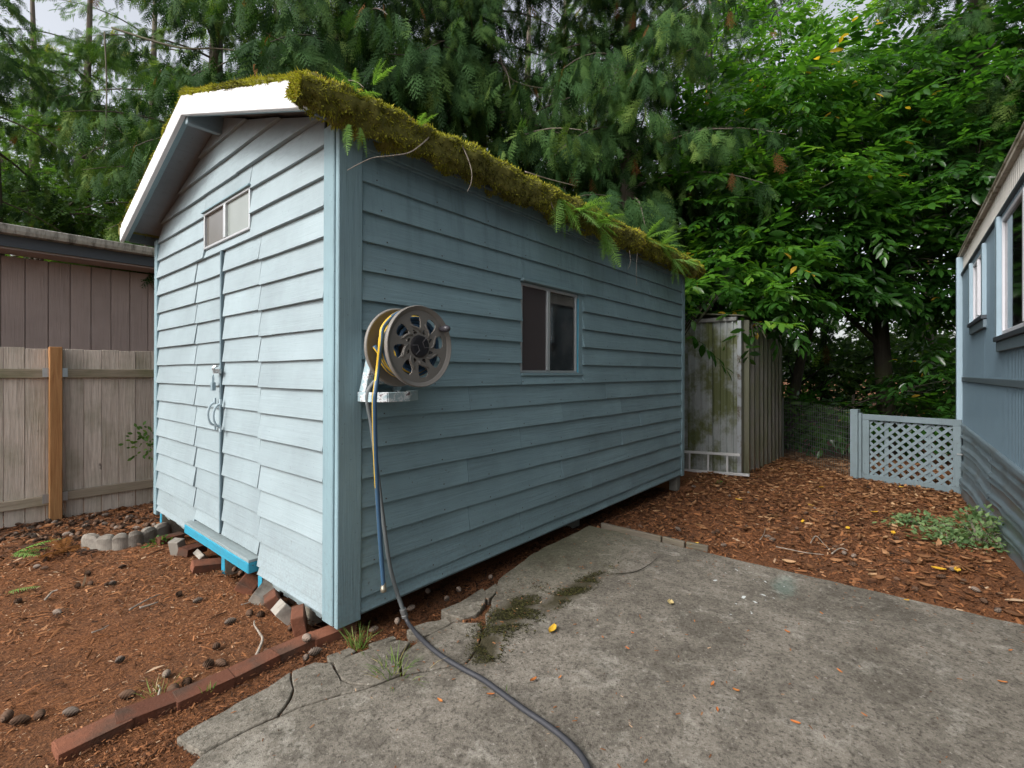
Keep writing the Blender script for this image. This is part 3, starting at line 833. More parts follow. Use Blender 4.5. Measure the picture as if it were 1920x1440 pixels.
m = MB(); m.lathe([(.172, .0), (.176, .010), (.184, .012), (.190, .018), (RR, .020), (RR + .003, .012), (RR + .002, -.004), (RR - .006, -.008), (.178, -.006), (.172, .0)], (RX, -.03 - RO1 + .004, RZc), (0, -1, 0), 72)
m.build('rim', M_taupe, fd, smooth=True)
m = MB()
for q in range(8):                                                # raised ribs that sweep round the openings
    a0 = 2 * PI * q / 8 + .2
    pts = [(r, a) for r, a in ((.068, -.40), (.083, -.27), (.093, -.08), (.102, .10), (.115, .20))]
    m.tube([rp(r, a0 + a + .10, RO1 + .002) for r, a in pts], [.004, .0055, .0055, .005, .003], 6)
m.build('rib', M_taupe, fd, smooth=True)['kind'] = 'stuff'
m = MB(); m.lathe([(.0, .012), (.045, .012), (.052, .009), (.055, .0)], (RX, -.03 - RO1, RZc), (0, -1, 0), 40); hub = m.build('hub_cap', M_black, reel)
m = MB()
for s in (-1, 1):
    m.tube([rp(.05, s * PI / 2 - PI / 2 + .42 + .5, RO1 + .012), rp(.022, s * PI / 2 - PI / 2 + .42 + .7, RO1 + .013), rp(.022, s * PI / 2 - PI / 2 + .42 - .7, RO1 + .013), rp(.05, s * PI / 2 - PI / 2 + .42 - .5, RO1 + .012)], .0022, 5)
m.build('hub_clip', plain('grey_plastic_edge', (.10, .095, .10), .4), hub)
ka = .62
m = MB(); m.lathe([(0.0, .0), (.012, .0), (.013, .012), (.017, .030), (.018, .046), (.013, .060), (0.0, .066)], rp(.157, ka, RO1 + .005), (0, -1, 0), 16)
m.build('crank_knob', plain('dark_grey_knob', (.05, .047, .055), .35), reel, smooth=True)
m = MB(); m.lathe([(.05, .0), (RR - .02, .004), (RR - .006, .0), (RR, .004), (RR + .003, .012), (RR, .022), (RR - .006, .024), (RR - .014, .014), (.05, .012)], (RX, -.03 - RO0 + .01, RZc), (0, -1, 0), 72)
m.build('back_disc', M_taupe, reel, smooth=True)
m = MB(); m.lathe([(.075, .0), (.075, RO1 - RO0)], (RX, -.03 - RO0, RZc), (0, -1, 0), 32); m.build('drum', M_taupe, reel, smooth=True)
m = MB(); m.lathe([(.03, -.13), (.03, .02)], (RX, -.03 - RO0, RZc), (0, -1, 0), 20); m.build('axle', M_black, reel)
# bracket
bx0 = .135
m = MB()
m.beam((bx0 - .045, -.075, 1.19), (bx0 - .005, -.10, 1.43), .05, .035, (1, 0, 0))
m.beam((bx0, -.040, 1.47), (bx0, -.040, 1.17), .05, .02, (1, 0, 0))
m.beam((bx0 + .17, -.045, 1.20), (bx0 + .15, -.16, 1.42), .035, .03, (1, 0, 0))
m.beam((bx0 + .17, -.040, 1.47), (bx0 + .17, -.040, 1.17), .05, .02, (1, 0, 0))
m.beam((bx0 - .02, -.06, 1.255), (bx0 + .19, -.06, 1.255), .03, .05)
br = m.build('bracket', M_chip, reel, bevel=.004)
m = MB()
arc = [(bx0 - .06, -.045), (bx0 - .05, -.15), (bx0 + .0, -.20), (bx0 + .12, -.205), (bx0 + .22, -.15), (bx0 + .235, -.045)]
for a, b in zip(arc[:-1], arc[1:]): m.beam((*a, 1.17), (*b, 1.17), .012, .048)
m.box(bx0 - .05, bx0 + .22, -.15, -.04, 1.172, 1.182)
m.build('hose_guide', M_chip, br, bevel=.002)

# ================================================================== hoses
M_hblue = plain('blue_hose_vinyl', (.045, .10, .175), .35, 0, .2, 40, .05)
M_hyel = plain('yellow_hose_stripe', (.55, .36, .03), .4, 0, .2, 40, .05)
M_hdark = plain('dark_rubber_hose', (.035, .036, .042), .5, 0, .3, 60, .08)
def smooth_path(pts, k=8):
    pts = [Vector(p) for p in pts]; out = []
    for i in range(len(pts) - 1):
        p0, p1, p2, p3 = pts[max(i - 1, 0)], pts[i], pts[i + 1], pts[min(i + 2, len(pts) - 1)]
        for j in range(k):
            t = j / k
            out.append(.5 * ((2 * p1) + (p2 - p0) * t + (2 * p0 - 5 * p1 + 4 * p2 - p3) * t * t + (3 * p1 - p0 - 3 * p2 + p3) * t ** 3))
    return out + [pts[-1]]
hose = thing('garden_hose', 'blue and yellow striped garden hose wound on the reel, brass end hanging free', 'hose', (RX, -.2, RZc))
pts = []
turns = 15
for i in range(turns * 28 + 1):
    a = 2 * PI * i / 28; lay = i / 28
    r = .100 + .021 * (lay // 5); o = RO0 + .03 + (abs(((lay / 5) % 2) - 1)) * .105
    pts.append(rp(r + .003 * math.sin(i * .37), PI - a, o))
m = MB(); m.tube(pts, .0105, 8, split=3); m.build('coil', [M_hblue, M_hyel], hose, smooth=True)
def tw(path, r, n, split, tws, mats, name, par, ph=9):
    """a hose whose stripe winds slowly"""
    m = MB(); m.tube(path, r, n, split=split); o = m.build(name, mats, par, smooth=True)
    for q in o.data.polygons:
        zc = q.center.z; tw_ = q.normal.x * _R[0] + q.normal.y * _R[1]
        q.material_index = 1 if tw_ < (-.05 if zc > 1.25 else -.35 if zc > .75 else -.93) else 0
    return o
o_h = RO0 + .09
hang = [rp(.150, .9, o_h + .02), rp(.165, 1.45, o_h + .015), rp(.172, 2.0, o_h), rp(.172, 2.6, o_h - .005), rp(.165, 3.05, o_h)]
for px, py, yy in ((709, 690, -.22), (704, 730, -.24), (702, 760, -.24), (704, 850, -.20), (709, 950, -.15), (714, 1030, -.12), (719, 1100, -.11)):
    hang.append(on_y(px, py, yy))
tw(smooth_path(hang, 8), .0115, 12, 5, .0, [M_hblue, M_hyel], 'hanging_end', hose)
e = hang[-1]
m = MB(); m.lathe([(.011, .035), (.013, .03), (.013, .01), (.015, .008), (.015, -.012), (.012, -.014), (0, -.014)], e + Vector((0, 0, -.012)), (0.02, 0, 1), 14)
m.build('hose_end', plain('tarnished_brass', (.42, .38, .30), .4, .8, .2, 40), hose, smooth=True)
lead = thing('leader_hose', 'dark grey rubber hose running down the wall from the reel and across the patio', 'hose', gp(800, 1208))
top = [(RX - .05, -.14, 1.30), on_y(690, 735, -.12), on_y(697, 800, -.10), on_y(707, 880, -.10), on_y(718, 970, -.10), on_y(733, 1070, -.10), on_y(757, 1148, -.13)]
m = MB(); m.tube(smooth_path(top, 8), .0108, 10); m.build('upper_run', plain('grey_rubber_hose', (.13, .145, .15), .55, 0, .2, 60), lead, smooth=True)
d = (Vector(top[-1]) - Vector(top[-2])).normalized(); c = Vector(top[-1])
m = MB(); m.lathe([(.0125, -.02), (.017, -.018), (.017, .004), (.0145, .006), (.0145, .012), (.017, .014), (.017, .026), (.013, .03)], c, d, 14)
m.build('coupling', plain('grey_coupling', (.16, .16, .16), .4, .3), lead)
low = [c + d * .02, on_y(768, 1172, -.18)]
for px, py in ((790, 1198), (825, 1228), (868, 1254), (905, 1274), (945, 1303), (985, 1332), (1024, 1358), (1062, 1388), (1095, 1425), (1118, 1480)):
    low.append(gp(px, py, .026))
m = MB(); m.tube(smooth_path(low, 8), .0108, 12); m.build('lower_run', M_hdark, lead, smooth=True)

# ================================================================== bricks and stones
def brick_mat(name, c1, c2):
    t = NT(name); v = t.coord((1, 1, 1)); nz = t.noise(v, 14, 6, .7); f = t.noise(v, 90, 4, .7); b = t.noise(v, 5, 4, .6)
    rnd = t.n('ObjectInfo').outputs['Random']
    c = t.mix(nz, c1, c2); c = t.mix(t.math('MULTIPLY', rnd, .75), c, tuple(x * .5 for x in c1))
    c = t.mix(t.math('MULTIPLY', t.ramp(b, [(.46, 0.), (.62, 1.)]), .7), c, (.055, .042, .032))
    c = t.mix(t.ramp(f, [(.68, 0.), (.72, .5)]), c, (.45, .38, .32))
    return t.surf(c, .9, t.bump(t.math('ADD', f, nz), .6, .006), spec=.2)
M_red = brick_mat('red_brick', (.125, .050, .032), (.27, .105, .058))
M_grey = brick_mat('grey_paver', (.30, .27, .23), (.46, .43, .38))
def brick_mesh(l, w, h, mat, name):
    bm = bmesh.new(); bmesh.ops.create_cube(bm, size=1)
    for v in bm.verts: v.co = Vector((v.co.x * l, v.co.y * w, v.co.z * h))
    bmesh.ops.bevel(bm, geom=list(bm.edges), offset=.006, segments=2, profile=.6, affect='EDGES')
    for v in bm.verts: v.co += Vector([random.uniform(-.0015, .0015) for _ in range(3)])
    me = bpy.data.meshes.new(name); bm.to_mesh(me); bm.free(); me.materials.append(mat); return me
me_red, me_grey = brick_mesh(.20, .092, .06, M_red, 'red_brick'), brick_mesh(.15, .10, .075, M_grey, 'grey_paver')
def put(name, me, px, py, dz, rot, label, cat, grp, scl=1.):
    o = link(name, me); o.location = gp(px, py, dz); o.rotation_euler = tuple(math.radians(a) for a in rot)
    o.scale = (scl,) * 3 if not hasattr(scl, '__len__') else scl
    return tag(o, label, cat, grp)
G1 = 'bricks and pavers along the shed front'
put('brick', me_red, 319, 1010, .03, (4, 0, 8), 'red brick under the turquoise block at the far corner of the shed front', 'brick', G1, .9)
put('paver', me_grey, 333, 1027, .05, (0, 78, 30), 'pale grey paver standing on end next to the scalloped edging', 'paver', G1, (.85, .85, .9))
put('brick', me_red, 362, 1030, .035, (8, 6, 30), 'red brick lying flat between the upright grey paver and the turquoise sill', 'brick', G1, .95)
put('paver', me_grey, 378, 1043, .055, (35, 40, 40), 'broken whitish paver tilted up between two red bricks', 'paver', G1, (.6, .8, .5))
put('brick', me_red, 390, 1060, .03, (12, 10, -5), 'red brick lying below the broken whitish paver', 'brick', G1, .95)
put('brick', me_red, 467, 1094, .045, (32, -14, 40), 'red brick tilted like a diamond just past the end of the turquoise sill', 'brick', G1, (.62, 1.1, 1.))
put('paver', me_grey, 494, 1114, .04, (36, -16, 35), 'grey paver leaning between the diamond tilted red brick and the steep red brick', 'paver', G1, (.8, .9, .9))
put('brick', me_red, 515, 1130, .05, (60, 4, 70), 'steeply tilted red brick between two grey pavers', 'brick', G1, (.62, 1.1, 1.1))
put('paver', me_grey, 533, 1148, .045, (50, 8, 78), 'rough grey paver between the steep red brick and the pinkish brick', 'paver', G1, (.8, .95, .9))
put('brick', me_red, 561, 1163, .045, (80, 0, 62), 'pinkish red brick on edge in front of the bare timber skid', 'brick', G1, (.7, 1.05, 1.))
G2 = 'red bricks edging the patio'
row = [(623, 1190, 'first'), (552, 1218, 'second'), (473, 1255, 'third'), (383, 1297, 'fourth'), (280, 1336, 'fifth'), (176, 1384, 'sixth')]
txt = ['red edging brick touching the near corner of the shed', 'red edging brick with a grey fir cone resting against it, second from the shed corner', 'bright red edging brick, third from the shed corner',
       'brown edging brick with a wisp of grass, fourth from the shed corner', 'dark stained edging brick, fifth from the shed corner', 'last edging brick in the row, farthest from the shed corner']
for i, (px, py, _) in enumerate(row):
    a = gp(*row[max(i - 1, 0)][:2]); b_ = gp(*row[min(i + 1, 5)][:2])
    ang = math.degrees(math.atan2(a.y - b_.y, a.x - b_.x))
    o = put('brick', me_red, px, py, .0, (random.uniform(-3, 3), random.uniform(-2, 2), ang + random.uniform(-2.5, 2.5)), txt[i], 'brick', G2, (1.02, 1, 1.05))
# scalloped concrete edging
m = MB(); pts = [gp(158, 1028), gp(185, 1032), gp(213, 1031), gp(240, 1027), gp(266, 1021), gp(290, 1012), gp(316, 1004)]
sp = smooth_path(pts, 8); M_edge = brick_mat('scalloped_concrete', (.26, .23, .195), (.48, .44, .38))
rows = []
for i, p in enumerate(sp):
    f = (i % 8) / 8; h = .095 + .028 * math.sqrt(max(0, 1 - (2 * f - 1) ** 2)); tdir = (sp[min(i + 1, len(sp) - 1)] - sp[max(i - 1, 0)]).normalized(); nn = Vector((tdir.y, -tdir.x, 0)).normalized()
    bul = .011 * math.sin(PI * f) + .022
    rows.append([p + nn * bul + Vector((0, 0, -.04)), p + nn * bul + Vector((0, 0, h * .8)), p + nn * bul * .5 + Vector((0, 0, h)), p - nn * .02 + Vector((0, 0, h)), p - nn * .025 + Vector((0, 0, -.04))])
k = 5; vs = [q for r in rows for q in r]; fs = []
for i in range(len(rows) - 1):
    for j in range(k): fs.append((i * k + j, i * k + (j + 1) % k, (i + 1) * k + (j + 1) % k, (i + 1) * k + j))
fs += [tuple(range(k)), tuple((len(rows) - 1) * k + j for j in reversed(range(k)))]
m.add(vs, fs); tag(m.build('garden_edging', M_edge), 'curved scalloped concrete garden edging by the far corner of the shed front', 'garden edging')

# ================================================================== timber fence on the left
FY = 4.5
fence = thing('wooden_fence', 'weathered grey cedar board fence behind the shed front', 'fence', (0, FY, -.2))
x = -2.6; i = 0
while x < 5.2:
    w = .1445
    zt = 1.535 + random.uniform(-.006, .006)
    m = MB(); m.box(x + .0025, x + w - .0025, FY + random.uniform(-.002, .003), FY + .018, -.24, zt)
    for z_, nn in ((zt, 0),):
        pass
    bo = m.build('board', M_fence, fence, bevel=.002)
    x += w; i += 1
for zc, nm in ((1.285, 'rail'), (.02, 'rail')):
    for (a, b) in ((-2.6, -.56), (-.46, 1.9), (1.99, 4.4)):
        MB().box(a, b, FY - .040, FY - .003, zc - .045 + (.02 if a > -1 and zc < 1 else 0), zc + .045 + (.02 if a > -1 and zc < 1 else 0)).build(nm, M_rail, fence, bevel=.003)
MB().box(-.558, -.464, FY - .10, FY - .003, -.3, 1.55).build('post', M_post, fence, bevel=.004)['label'] = 'newer orange cedar post'
MB().box(1.9, 1.988, FY - .10, FY - .003, -.3, 1.55).build('post', M_post, fence, bevel=.004)
for zc in (1.285, .03):
    for s, xx in ((-1, -.558), (1, -.464)):
        MB().box(min(xx, xx + s * .045), max(xx, xx + s * .045), FY - .046, FY - .0405, zc - .035, zc + .055).build('rail_bracket', M_zinc, fence)

# ================================================================== brown house behind the fence
bh = thing('brown_house', 'brown panel sided house with slate fascia behind the cedar fence', 'house', (0, 6.0, -.2))
M_brown = painted_wood('brown_siding', (.36, .29, .265), 2, .9, .2, .75)
x = -5.0
while x < 6.0:
    MB().box(x + .004, x + .196, 5.99, 6.02, -.3, 2.66).build('siding_panel', M_brown, bh, bevel=.003)
    x += .2
MB().box(-5, 6, 6.012, 6.05, -.3, 2.66).build('wall', plain('brown_groove', (.27, .215, .195), .9), bh)
ST = (-6.0, 7.0)
MB().box(ST[0], ST[1], 5.60, 5.625, 2.70, 2.83).build('fascia_board', plain('slate_fascia', (.065, .078, .095), .6), bh, bevel=.003)
MB().box(ST[0], ST[1], 5.626, 5.99, 2.68, 2.70).build('soffit', M_brown, bh)
t = NT('streaked_gutter'); v = t.coord((6, 1, 2)); nz = t.noise(v, 2.2, 6, .7)
M_gut = t.surf(t.mix(t.ramp(nz, [(.45, 0.), (.65, 1.)]), (.40, .39, .35), (.10, .095, .08)), .5)
m = MB(); prof = [(5.598, 2.83), (5.50, 2.835), (5.485, 2.87), (5.478, 2.925), (5.49, 2.932), (5.50, 2.925), (5.51, 2.86), (5.596, 2.85)]
n = len(prof); m.add([(ST[0], *p) for p in prof] + [(ST[1], *p) for p in prof], [(i, (i + 1) % n, n + (i + 1) % n, n + i) for i in range(n)])
m.build('gutter', M_gut, bh)
t = NT('littered_roof'); v = t.coord((1, 1, 1)); nz = t.noise(v, 30, 6, .7)
M_broof = t.surf(t.ramp(nz, [(.3, (.05, .03, .02)), (.5, (.22, .10, .05)), (.7, (.32, .20, .12))]), .95, t.bump(nz, .9, .03))
MB().hexa([(ST[0], 5.52, 2.90), (ST[1], 5.52, 2.90), (ST[1], 9.5, 3.75), (ST[0], 9.5, 3.75), (ST[0], 5.52, 2.93), (ST[1], 5.52, 2.93), (ST[1], 9.5, 3.78), (ST[0], 9.5, 3.78)]).build('roof', M_broof, bh)

# ================================================================== ribbed metal shed beyond the far corner
msh = thing('metal_shed', 'narrow rusting ribbed metal lean-to beyond the far corner of the blue shed', 'shed', (5.7, 0, -.12))
def ribbed_mat(name, base, stain, green):
    t = NT(name); v = t.coord((1, 1, 1)); s = t.noise(t.coord((9, 9, .5)), 1.6, 6, .65); b = t.noise(v, 2.2, 5, .65); f = t.noise(v, 40, 4, .6)
    c = t.mix(f, tuple(x * .8 for x in base), base)
    c = t.mix(t.ramp(s, [(.48, 0.), (.74, .55)]), c, stain)
    c = t.mix(t.ramp(b, [(.42, 0.), (.56, green)]), c, (.135, .155, .045))
    return t.surf(c, .36, t.bump(f, .05, .002), .5)
M_rib1 = ribbed_mat('stained_galvanised_sheet', (.47, .50, .50), (.15, .145, .125), .9)
M_rib2 = ribbed_mat('rust_stained_sheet', (.24, .23, .20), (.075, .05, .032), .35)
def ribbed(a0, a1, z0, z1, fn, mat, name, parent, pitch=.105, amp=.016):
    """a trapezoid ribbed sheet with thickness"""
    prof = []; a = a0
    while a < a1:
        for f, o in ((0, 0), (.50, 0), (.60, amp), (.86, amp), (.96, 0)): 
            if a + f * pitch <= a1: prof.append((a + f * pitch, o))
        a += pitch
    prof.append((a1, 0)); n = len(prof)
    m = MB(); vs = []
    for (p, o) in prof: vs += [fn(p, o, z0), fn(p, o, z1), fn(p, o - .003, z1), fn(p, o - .003, z0)]
    fs = []
    for i in range(n - 1):
        for j in range(4): fs.append((i * 4 + j, i * 4 + (j + 1) % 4, i * 4 + 4 + (j + 1) % 4, i * 4 + 4 + j))
    fs += [(0, 1, 2, 3), tuple((n - 1) * 4 + j for j in range(4))]
    m.add(vs, fs); return m.build(name, mat, parent)
XF, YS = 5.70, -.35
for (a, b, off) in ((-.31, .02, .0), (.021, .36, .004), (.361, .72, .0), (.721, 1.6, .0)):
    ribbed(a, b, -.13, 2.0, lambda p, o, z, off=off: (XF - off - o, p, z), M_rib1, 'front_panel', msh, .086, .024)
for k in range(3):
    x0 = XF + .03 + .78 * k
    ribbed(x0, x0 + .779, -.20, 2.02 - .01 * k, lambda p, o, z: (p, YS - o, z), M_rib2, 'side_panel', msh, .26, .06)
m = MB(); m.box(XF - .025, XF + .028, YS - .012, YS + .038, -.16, 2.0); m.build('corner_trim', plain('bright_steel_trim', (.48, .51, .54), .35, .6, .15, 10, .1, .5, (.20, .17, .13)), msh, bevel=.003)
MB().box(XF - .045, XF + .10, YS + .04, 1.6, 2.0, 2.055).build('roof_cap', plain('dark_steel_cap', (.20, .20, .195), .5, .4), msh, bevel=.004)
MB().hexa([(XF - .05, YS - .05, 2.056), (XF + 2.4, YS - .05, 2.03), (XF + 2.4, 1.6, 2.25), (XF - .05, 1.6, 2.28), (XF - .05, YS - .05, 2.07), (XF + 2.4, YS - .05, 2.045), (XF + 2.4, 1.6, 2.265), (XF - .05, 1.6, 2.295)]).build('roof', M_rib2, msh)
# ladder lying on its side against it
lad = thing('ladder', 'short grey aluminium ladder lying on its side against the metal shed', 'ladder', (5.56, .1, -.1))
M_lad = plain('dull_aluminium', (.62, .62, .62), .45, .3, .1)
for (pa, pb) in (((1270, 846), (1388, 853)), ((1270, 880), (1405, 891))):
    MB().beam(on_x(*pa, 5.58), on_x(*pb, 5.55), .03, .034).build('rail', M_lad, lad, bevel=.002)
for px in (1293, 1328, 1364):
    MB().beam(on_x(px, 850, 5.57), on_x(px - .5, 893, 5.57), .024, .024, (1, 0, 0)).build('rung', M_lad, lad, bevel=.002)

# ================================================================== lattice gate, posts, wire fence
GA, GB = Vector((6.66, -1.62, 0)), Vector((6.39, -2.61, 0))
gd = (GB - GA).normalized(); gn = Vector((-gd.y, gd.x, 0))
if gn.x > 0: gn = -gn
def GF(s, o, z): 
    p = GA + gd * s + gn * o; return (p.x, p.y, z)
M_gate = painted_wood('gate_paint', (.145, .19, .21), 2, .3, 1.5)  # pale blue paint darkened to stand in for the canopy's shade
M_gates = painted_wood('lattice_paint', (.155, .20, .22), 2, .3, 1.2)  # slats darkened for the same canopy shade
gate = thing('lattice_gate', 'low pale blue lattice garden gate between the post and the mobile home', 'gate', (6.6, -2.0, -.12))
GW, g0, g1 = .99, -.115, .745
def gb(s0, s1, o0, o1, z0, z1, nm, mat=M_gate): return MB(GF).box(s0, s1, o0, o1, z0, z1).build(nm, mat, gate, bevel=.003)
gb(0, GW, -.002, .022, g1 - .075, g1, 'top_rail'); gb(0, GW, -.002, .022, g0 - .02, g0 + .07, 'bottom_rail')
gb(.002, .078, -.0015, .0225, g0 + .071, g1 - .076, 'stile'); gb(GW - .078, GW - .002, -.0015, .0225, g0 + .071, g1 - .076, 'stile')
i0, i1, j0, j1 = .06, GW - .06, g0 + .055, g1 - .06
for sgn, oo in ((1, -.010), (-1, -.018)):
    sp_ = .081 * math.sqrt(2); c = -1.5
    while c < 2.5:
        # line z - j0 = sgn*(s - i0) + c'
        pts = []
        for s in (i0, i1):
            z = (s - i0) * sgn + c + j0
            if j0 <= z <= j1: pts.append((s, z))
        for z in (j0, j1):
            s = i0 + (z - j0 - c) * sgn
            if i0 < s < i1: pts.append((s, z))
        if len(pts) >= 2:
            a, b = pts[0], max(pts[1:], key=lambda q: (q[0] - pts[0][0]) ** 2 + (q[1] - pts[0][1]) ** 2)
            if math.hypot(a[0] - b[0], a[1] - b[1]) > .05:
                MB().beam(GF(a[0], oo, a[1]), GF(b[0], oo, b[1]), .007, .033).build('slat', M_gates, gate)
        c += sp_
for s in (.23, .66): gb(s, s + .045, -.034, -.023, g0 + .03, g1 - .03, 'brace')
m = MB(GF); m.box(GW - .04, GW + .09, .024, .032, .335, .35); m.build('latch', M_zinc, gate)
gpost = thing('gate_post', 'pale blue wooden post where the wire fence meets the lattice gate', 'post', (6.7, -1.43, -.12))
MB(GF).box(-.135, -.045, -.05, .04, -.2, .80).build('post', M_gate, gpost, bevel=.004)
MB(GF).box(-.043, -.008, -.03, .02, -.2, .755).build('side_board', M_gate, gpost, bevel=.003)
wf = thing('wire_fence', 'low green coated wire mesh fence between the metal shed and the gate post', 'fence', (7.3, -.9, -.13))
WA, WB = Vector((8.1, -.40, 0)), Vector((6.70, -1.48, 0)); wl = (WB - WA).length
M_wire = plain('dull_green_wire', (.09, .10, .085), .6, 0.)
m = MB(); L_ = lambda s, z: tuple(WA.lerp(WB, s / wl) + Vector((0, 0, z)))
s = 0
while s <= wl: m.tube([L_(s, -.2), L_(s, .80 + .05 * (1 - s / wl))], .0019, 4, False); s += .051
for z in np.arange(-.14, .84, .076): m.tube([L_(0, z), L_(wl, z)], .0019, 4, False)
m.build('wire_mesh', M_wire, wf)['kind'] = 'stuff'
MB().box(8.08, 8.12, -.42, -.38, -.25, .86).build('post', M_wire, wf)

# ================================================================== mobile home on the right
HA = Vector((6.53, -2.60, 0)); he = Vector((.9998, .0201, 0)); hn = Vector((-.0201, .9998, 0))
def HF(s, o, z):
    p = HA - he * s + hn * o; return (p.x, p.y, z)
home = thing('mobile_home', 'blue grey mobile home with ribbed metal walls and dented skirting', 'mobile home', tuple(HA) [:2] + (-.1,))
M_hwall = plain('blue_grey_ribbed_metal', (.115, .172, .215), .33, .2, .12, 5, .05, .6)
M_htrim = plain('light_blue_trim', (.27, .365, .43), .45, 0, .1, 8)
M_hpanel = plain('pale_ribbed_panel', (.60, .58, .54), .45, 0, .12, 6)
M_heave = plain('stained_pale_eave', (.50, .45, .38), .6, 0, .2, 9, .2, .3, (.20, .165, .10))
M_hdark = plain('dark_blue_trim', (.045, .055, .068), .5)
M_wht = plain('white_window_frame', (.60, .60, .64), .4, 0, .05)
HL = 9.0
W1, W2 = (1.06, 1.95, 1.80, 2.385), (2.80, 4.5, 1.565, 2.415)
def hrib(s0, s1, z0, z1, nm='wall_panel', mat=None, pitch=.05, amp=.018):
    prof = []; a = s0
    while a < s1 - 1e-6:
        for f, o in ((0, 0), (.35, 0), (.5, amp), (.8, amp)):
            if a + f * pitch < s1: prof.append((a + f * pitch, o))
        a += pitch
    prof.append((s1, 0)); m = MB()
    vs = []
    for p, o in prof: vs += [HF(p, o, z0), HF(p, o, z1), HF(p, o - .02, z1), HF(p, o - .02, z0)]
    n = len(prof); fs = [(i * 4 + j, i * 4 + (j + 1) % 4, i * 4 + 4 + (j + 1) % 4, i * 4 + 4 + j) for i in range(n - 1) for j in range(4)]
    m.add(vs, fs + [(0, 1, 2, 3), tuple((n - 1) * 4 + j for j in range(4))]); return m.build(nm, mat or M_hwall, home)
for (a, b) in ((.0, W1[0]), (W1[1], W2[0]), (W2[1], 6.0), (6.001, HL)): hrib(a, b, 1.245, 2.44)
for w in (W1, W2): hrib(w[0], w[1], 1.245, w[2]); hrib(w[0], w[1], w[3], 2.44)
for (a, b) in ((0, 2.2), (2.201, 4.4), (4.401, HL)): hrib(a, b, .66, 1.195)
def hb(s0, s1, o0, o1, z0, z1, nm, mat, par=None, bev=.003): return MB(HF).box(s0, s1, o0, o1, z0, z1).build(nm, mat, par or home, bevel=bev)
hb(0, HL, .002, .028, 1.196, 1.244, 'belt_rail', M_hdark if False else plain('belt_rail_paint', (.11, .15, .175), .45))
for (a, b) in ((0, 2.4), (2.402, HL)): hrib(a, b, 2.47, 2.70, 'fascia_panel', M_hpanel, .07, .012)
hb(0, HL, .003, .034, 2.441, 2.469, 'fascia_trim', M_hdark)
hb(-.16, HL, .008, .040, 2.672, 2.706, 'eave_trim', M_heave)
m = MB(HF); m.hexa([(-.20, -2.2, 2.88), (HL, -2.2, 2.88), (HL, .045, 2.707), (-.20, .045, 2.707), (-.20, -2.2, 2.92), (HL, -2.2, 2.92), (HL, .05, 2.725), (-.20, .05, 2.725)]); m.build('roof', M_heave, home, bevel=.004)
hb(-.012, .0, -4.4, .0, .0, 2.70, 'end_wall', M_hwall)
hb(-.05, .035, .006, .07, .02, 2.66, 'downspout', M_htrim)
hb(-.10, -.03, -.10, -.01, -.15, .60, 'corner_board', M_htrim)
hb(-.175, -.13, -.05, -.01, -.15, .62, 'gate_stop', M_htrim)
def hwindow(w, label):
    s0, s1, z0, z1 = w
    m = MB(HF); m.box(s0, s0 + .022, -.03, .018, z0, z1).box(s1 - .022, s1, -.03, .018, z0, z1).box(s0 + .022, s1 - .022, -.03, .018, z0, z0 + .03).box(s0 + .022, s1 - .022, -.03, .018, z1 - .03, z1)
    f = m.build('window', M_wht, home, bevel=.003); f['label'] = label
    hb((s0 + s1) / 2 - .02, (s0 + s1) / 2 + .02, -.02, .03, z0 + .03, z1 - .03, 'mullion', M_wht, f)
    hb(s0 + .03, (s0 + s1) / 2 - .02, .0, .004, z0 + .03, z1 - .03, 'pane', glass('window_glass', (.5, .52, .55), .04, alpha=.05), f, 0)
    hb((s0 + s1) / 2 + .02, s1 - .03, -.008, -.004, z0 + .03, z1 - .03, 'pane', glass('window_glass', (.5, .52, .55), .04, alpha=.05), f, 0)
    hb(s0, s1, -.10, -.095, z0, z1, 'blind', plain('white_blind', (.22, .22, .23), .8), f, 0)
    for a in (s0 - .075, s1): hb(a, a + .075, .008, .046, z0 - .03, z1 + .02, 'shutter', M_htrim, f)
    hb(s0 - .09, s1 + .09, .007, .055, z0 - .045, z0 - .012, 'window_sill', M_hdark, f)
    hb(s0 - .08, s1 + .08, .007, .040, z0 - .12, z0 - .047, 'sill_apron', plain('apron_paint', (.12, .165, .195), .5), f)
hwindow(W1, 'smaller window of the mobile home, next to its corner'); hwindow(W2, 'larger window of the mobile home, nearer the camera')
# dented skirting: overlapping sheets with four long ridges
def skirt(s0, s1, ph):
    ns, nz_ = int((s1 - s0) / .05), 46; V = []
    for i in range(ns + 1):
        s = s0 + (s1 - s0) * i / ns; zb = gnd(*HF(s, 0, 0)[:2]) - .03
        for j in range(nz_ + 1):
            f = j / nz_; zz = zb + (.665 - zb) * f
            wv = .016 * mnoise.noise((s * 1.1 + ph, f * 1.5, 0)) + .006 * mnoise.noise((s * 4, f * 3, 2))
            fr_ = f + .022 * mnoise.noise((s * .9, 3, ph)) - .010 * math.sin(s * 2.1) 
            ridge = sum(math.exp(-((fr_ - c) / .016) ** 2) for c in (.20, .26, .43, .49, .66, .72, .87)) * .026
            o = .012 + wv + ridge + .05 * (1 - f) ** 1.5 * (.5 + .3 * math.sin(s * 1.3 + ph)) + (.012 if f > .93 else 0)
            V.append(HF(s, max(o, .004), zz + .014 * mnoise.noise((s * 1.5, 9, f))))
    I = np.arange((ns + 1) * (nz_ + 1)).reshape(ns + 1, nz_ + 1)
    F = np.stack([I[:-1, :-1], I[1:, :-1], I[1:, 1:], I[:-1, 1:]], -1).reshape(-1, 4)
    o = link('skirting_panel', npmesh('skirting_panel', np.array(V), F, M_skirt, smooth=True), home)
    md = o.modifiers.new('thick', 'SOLIDIFY'); md.thickness = .003
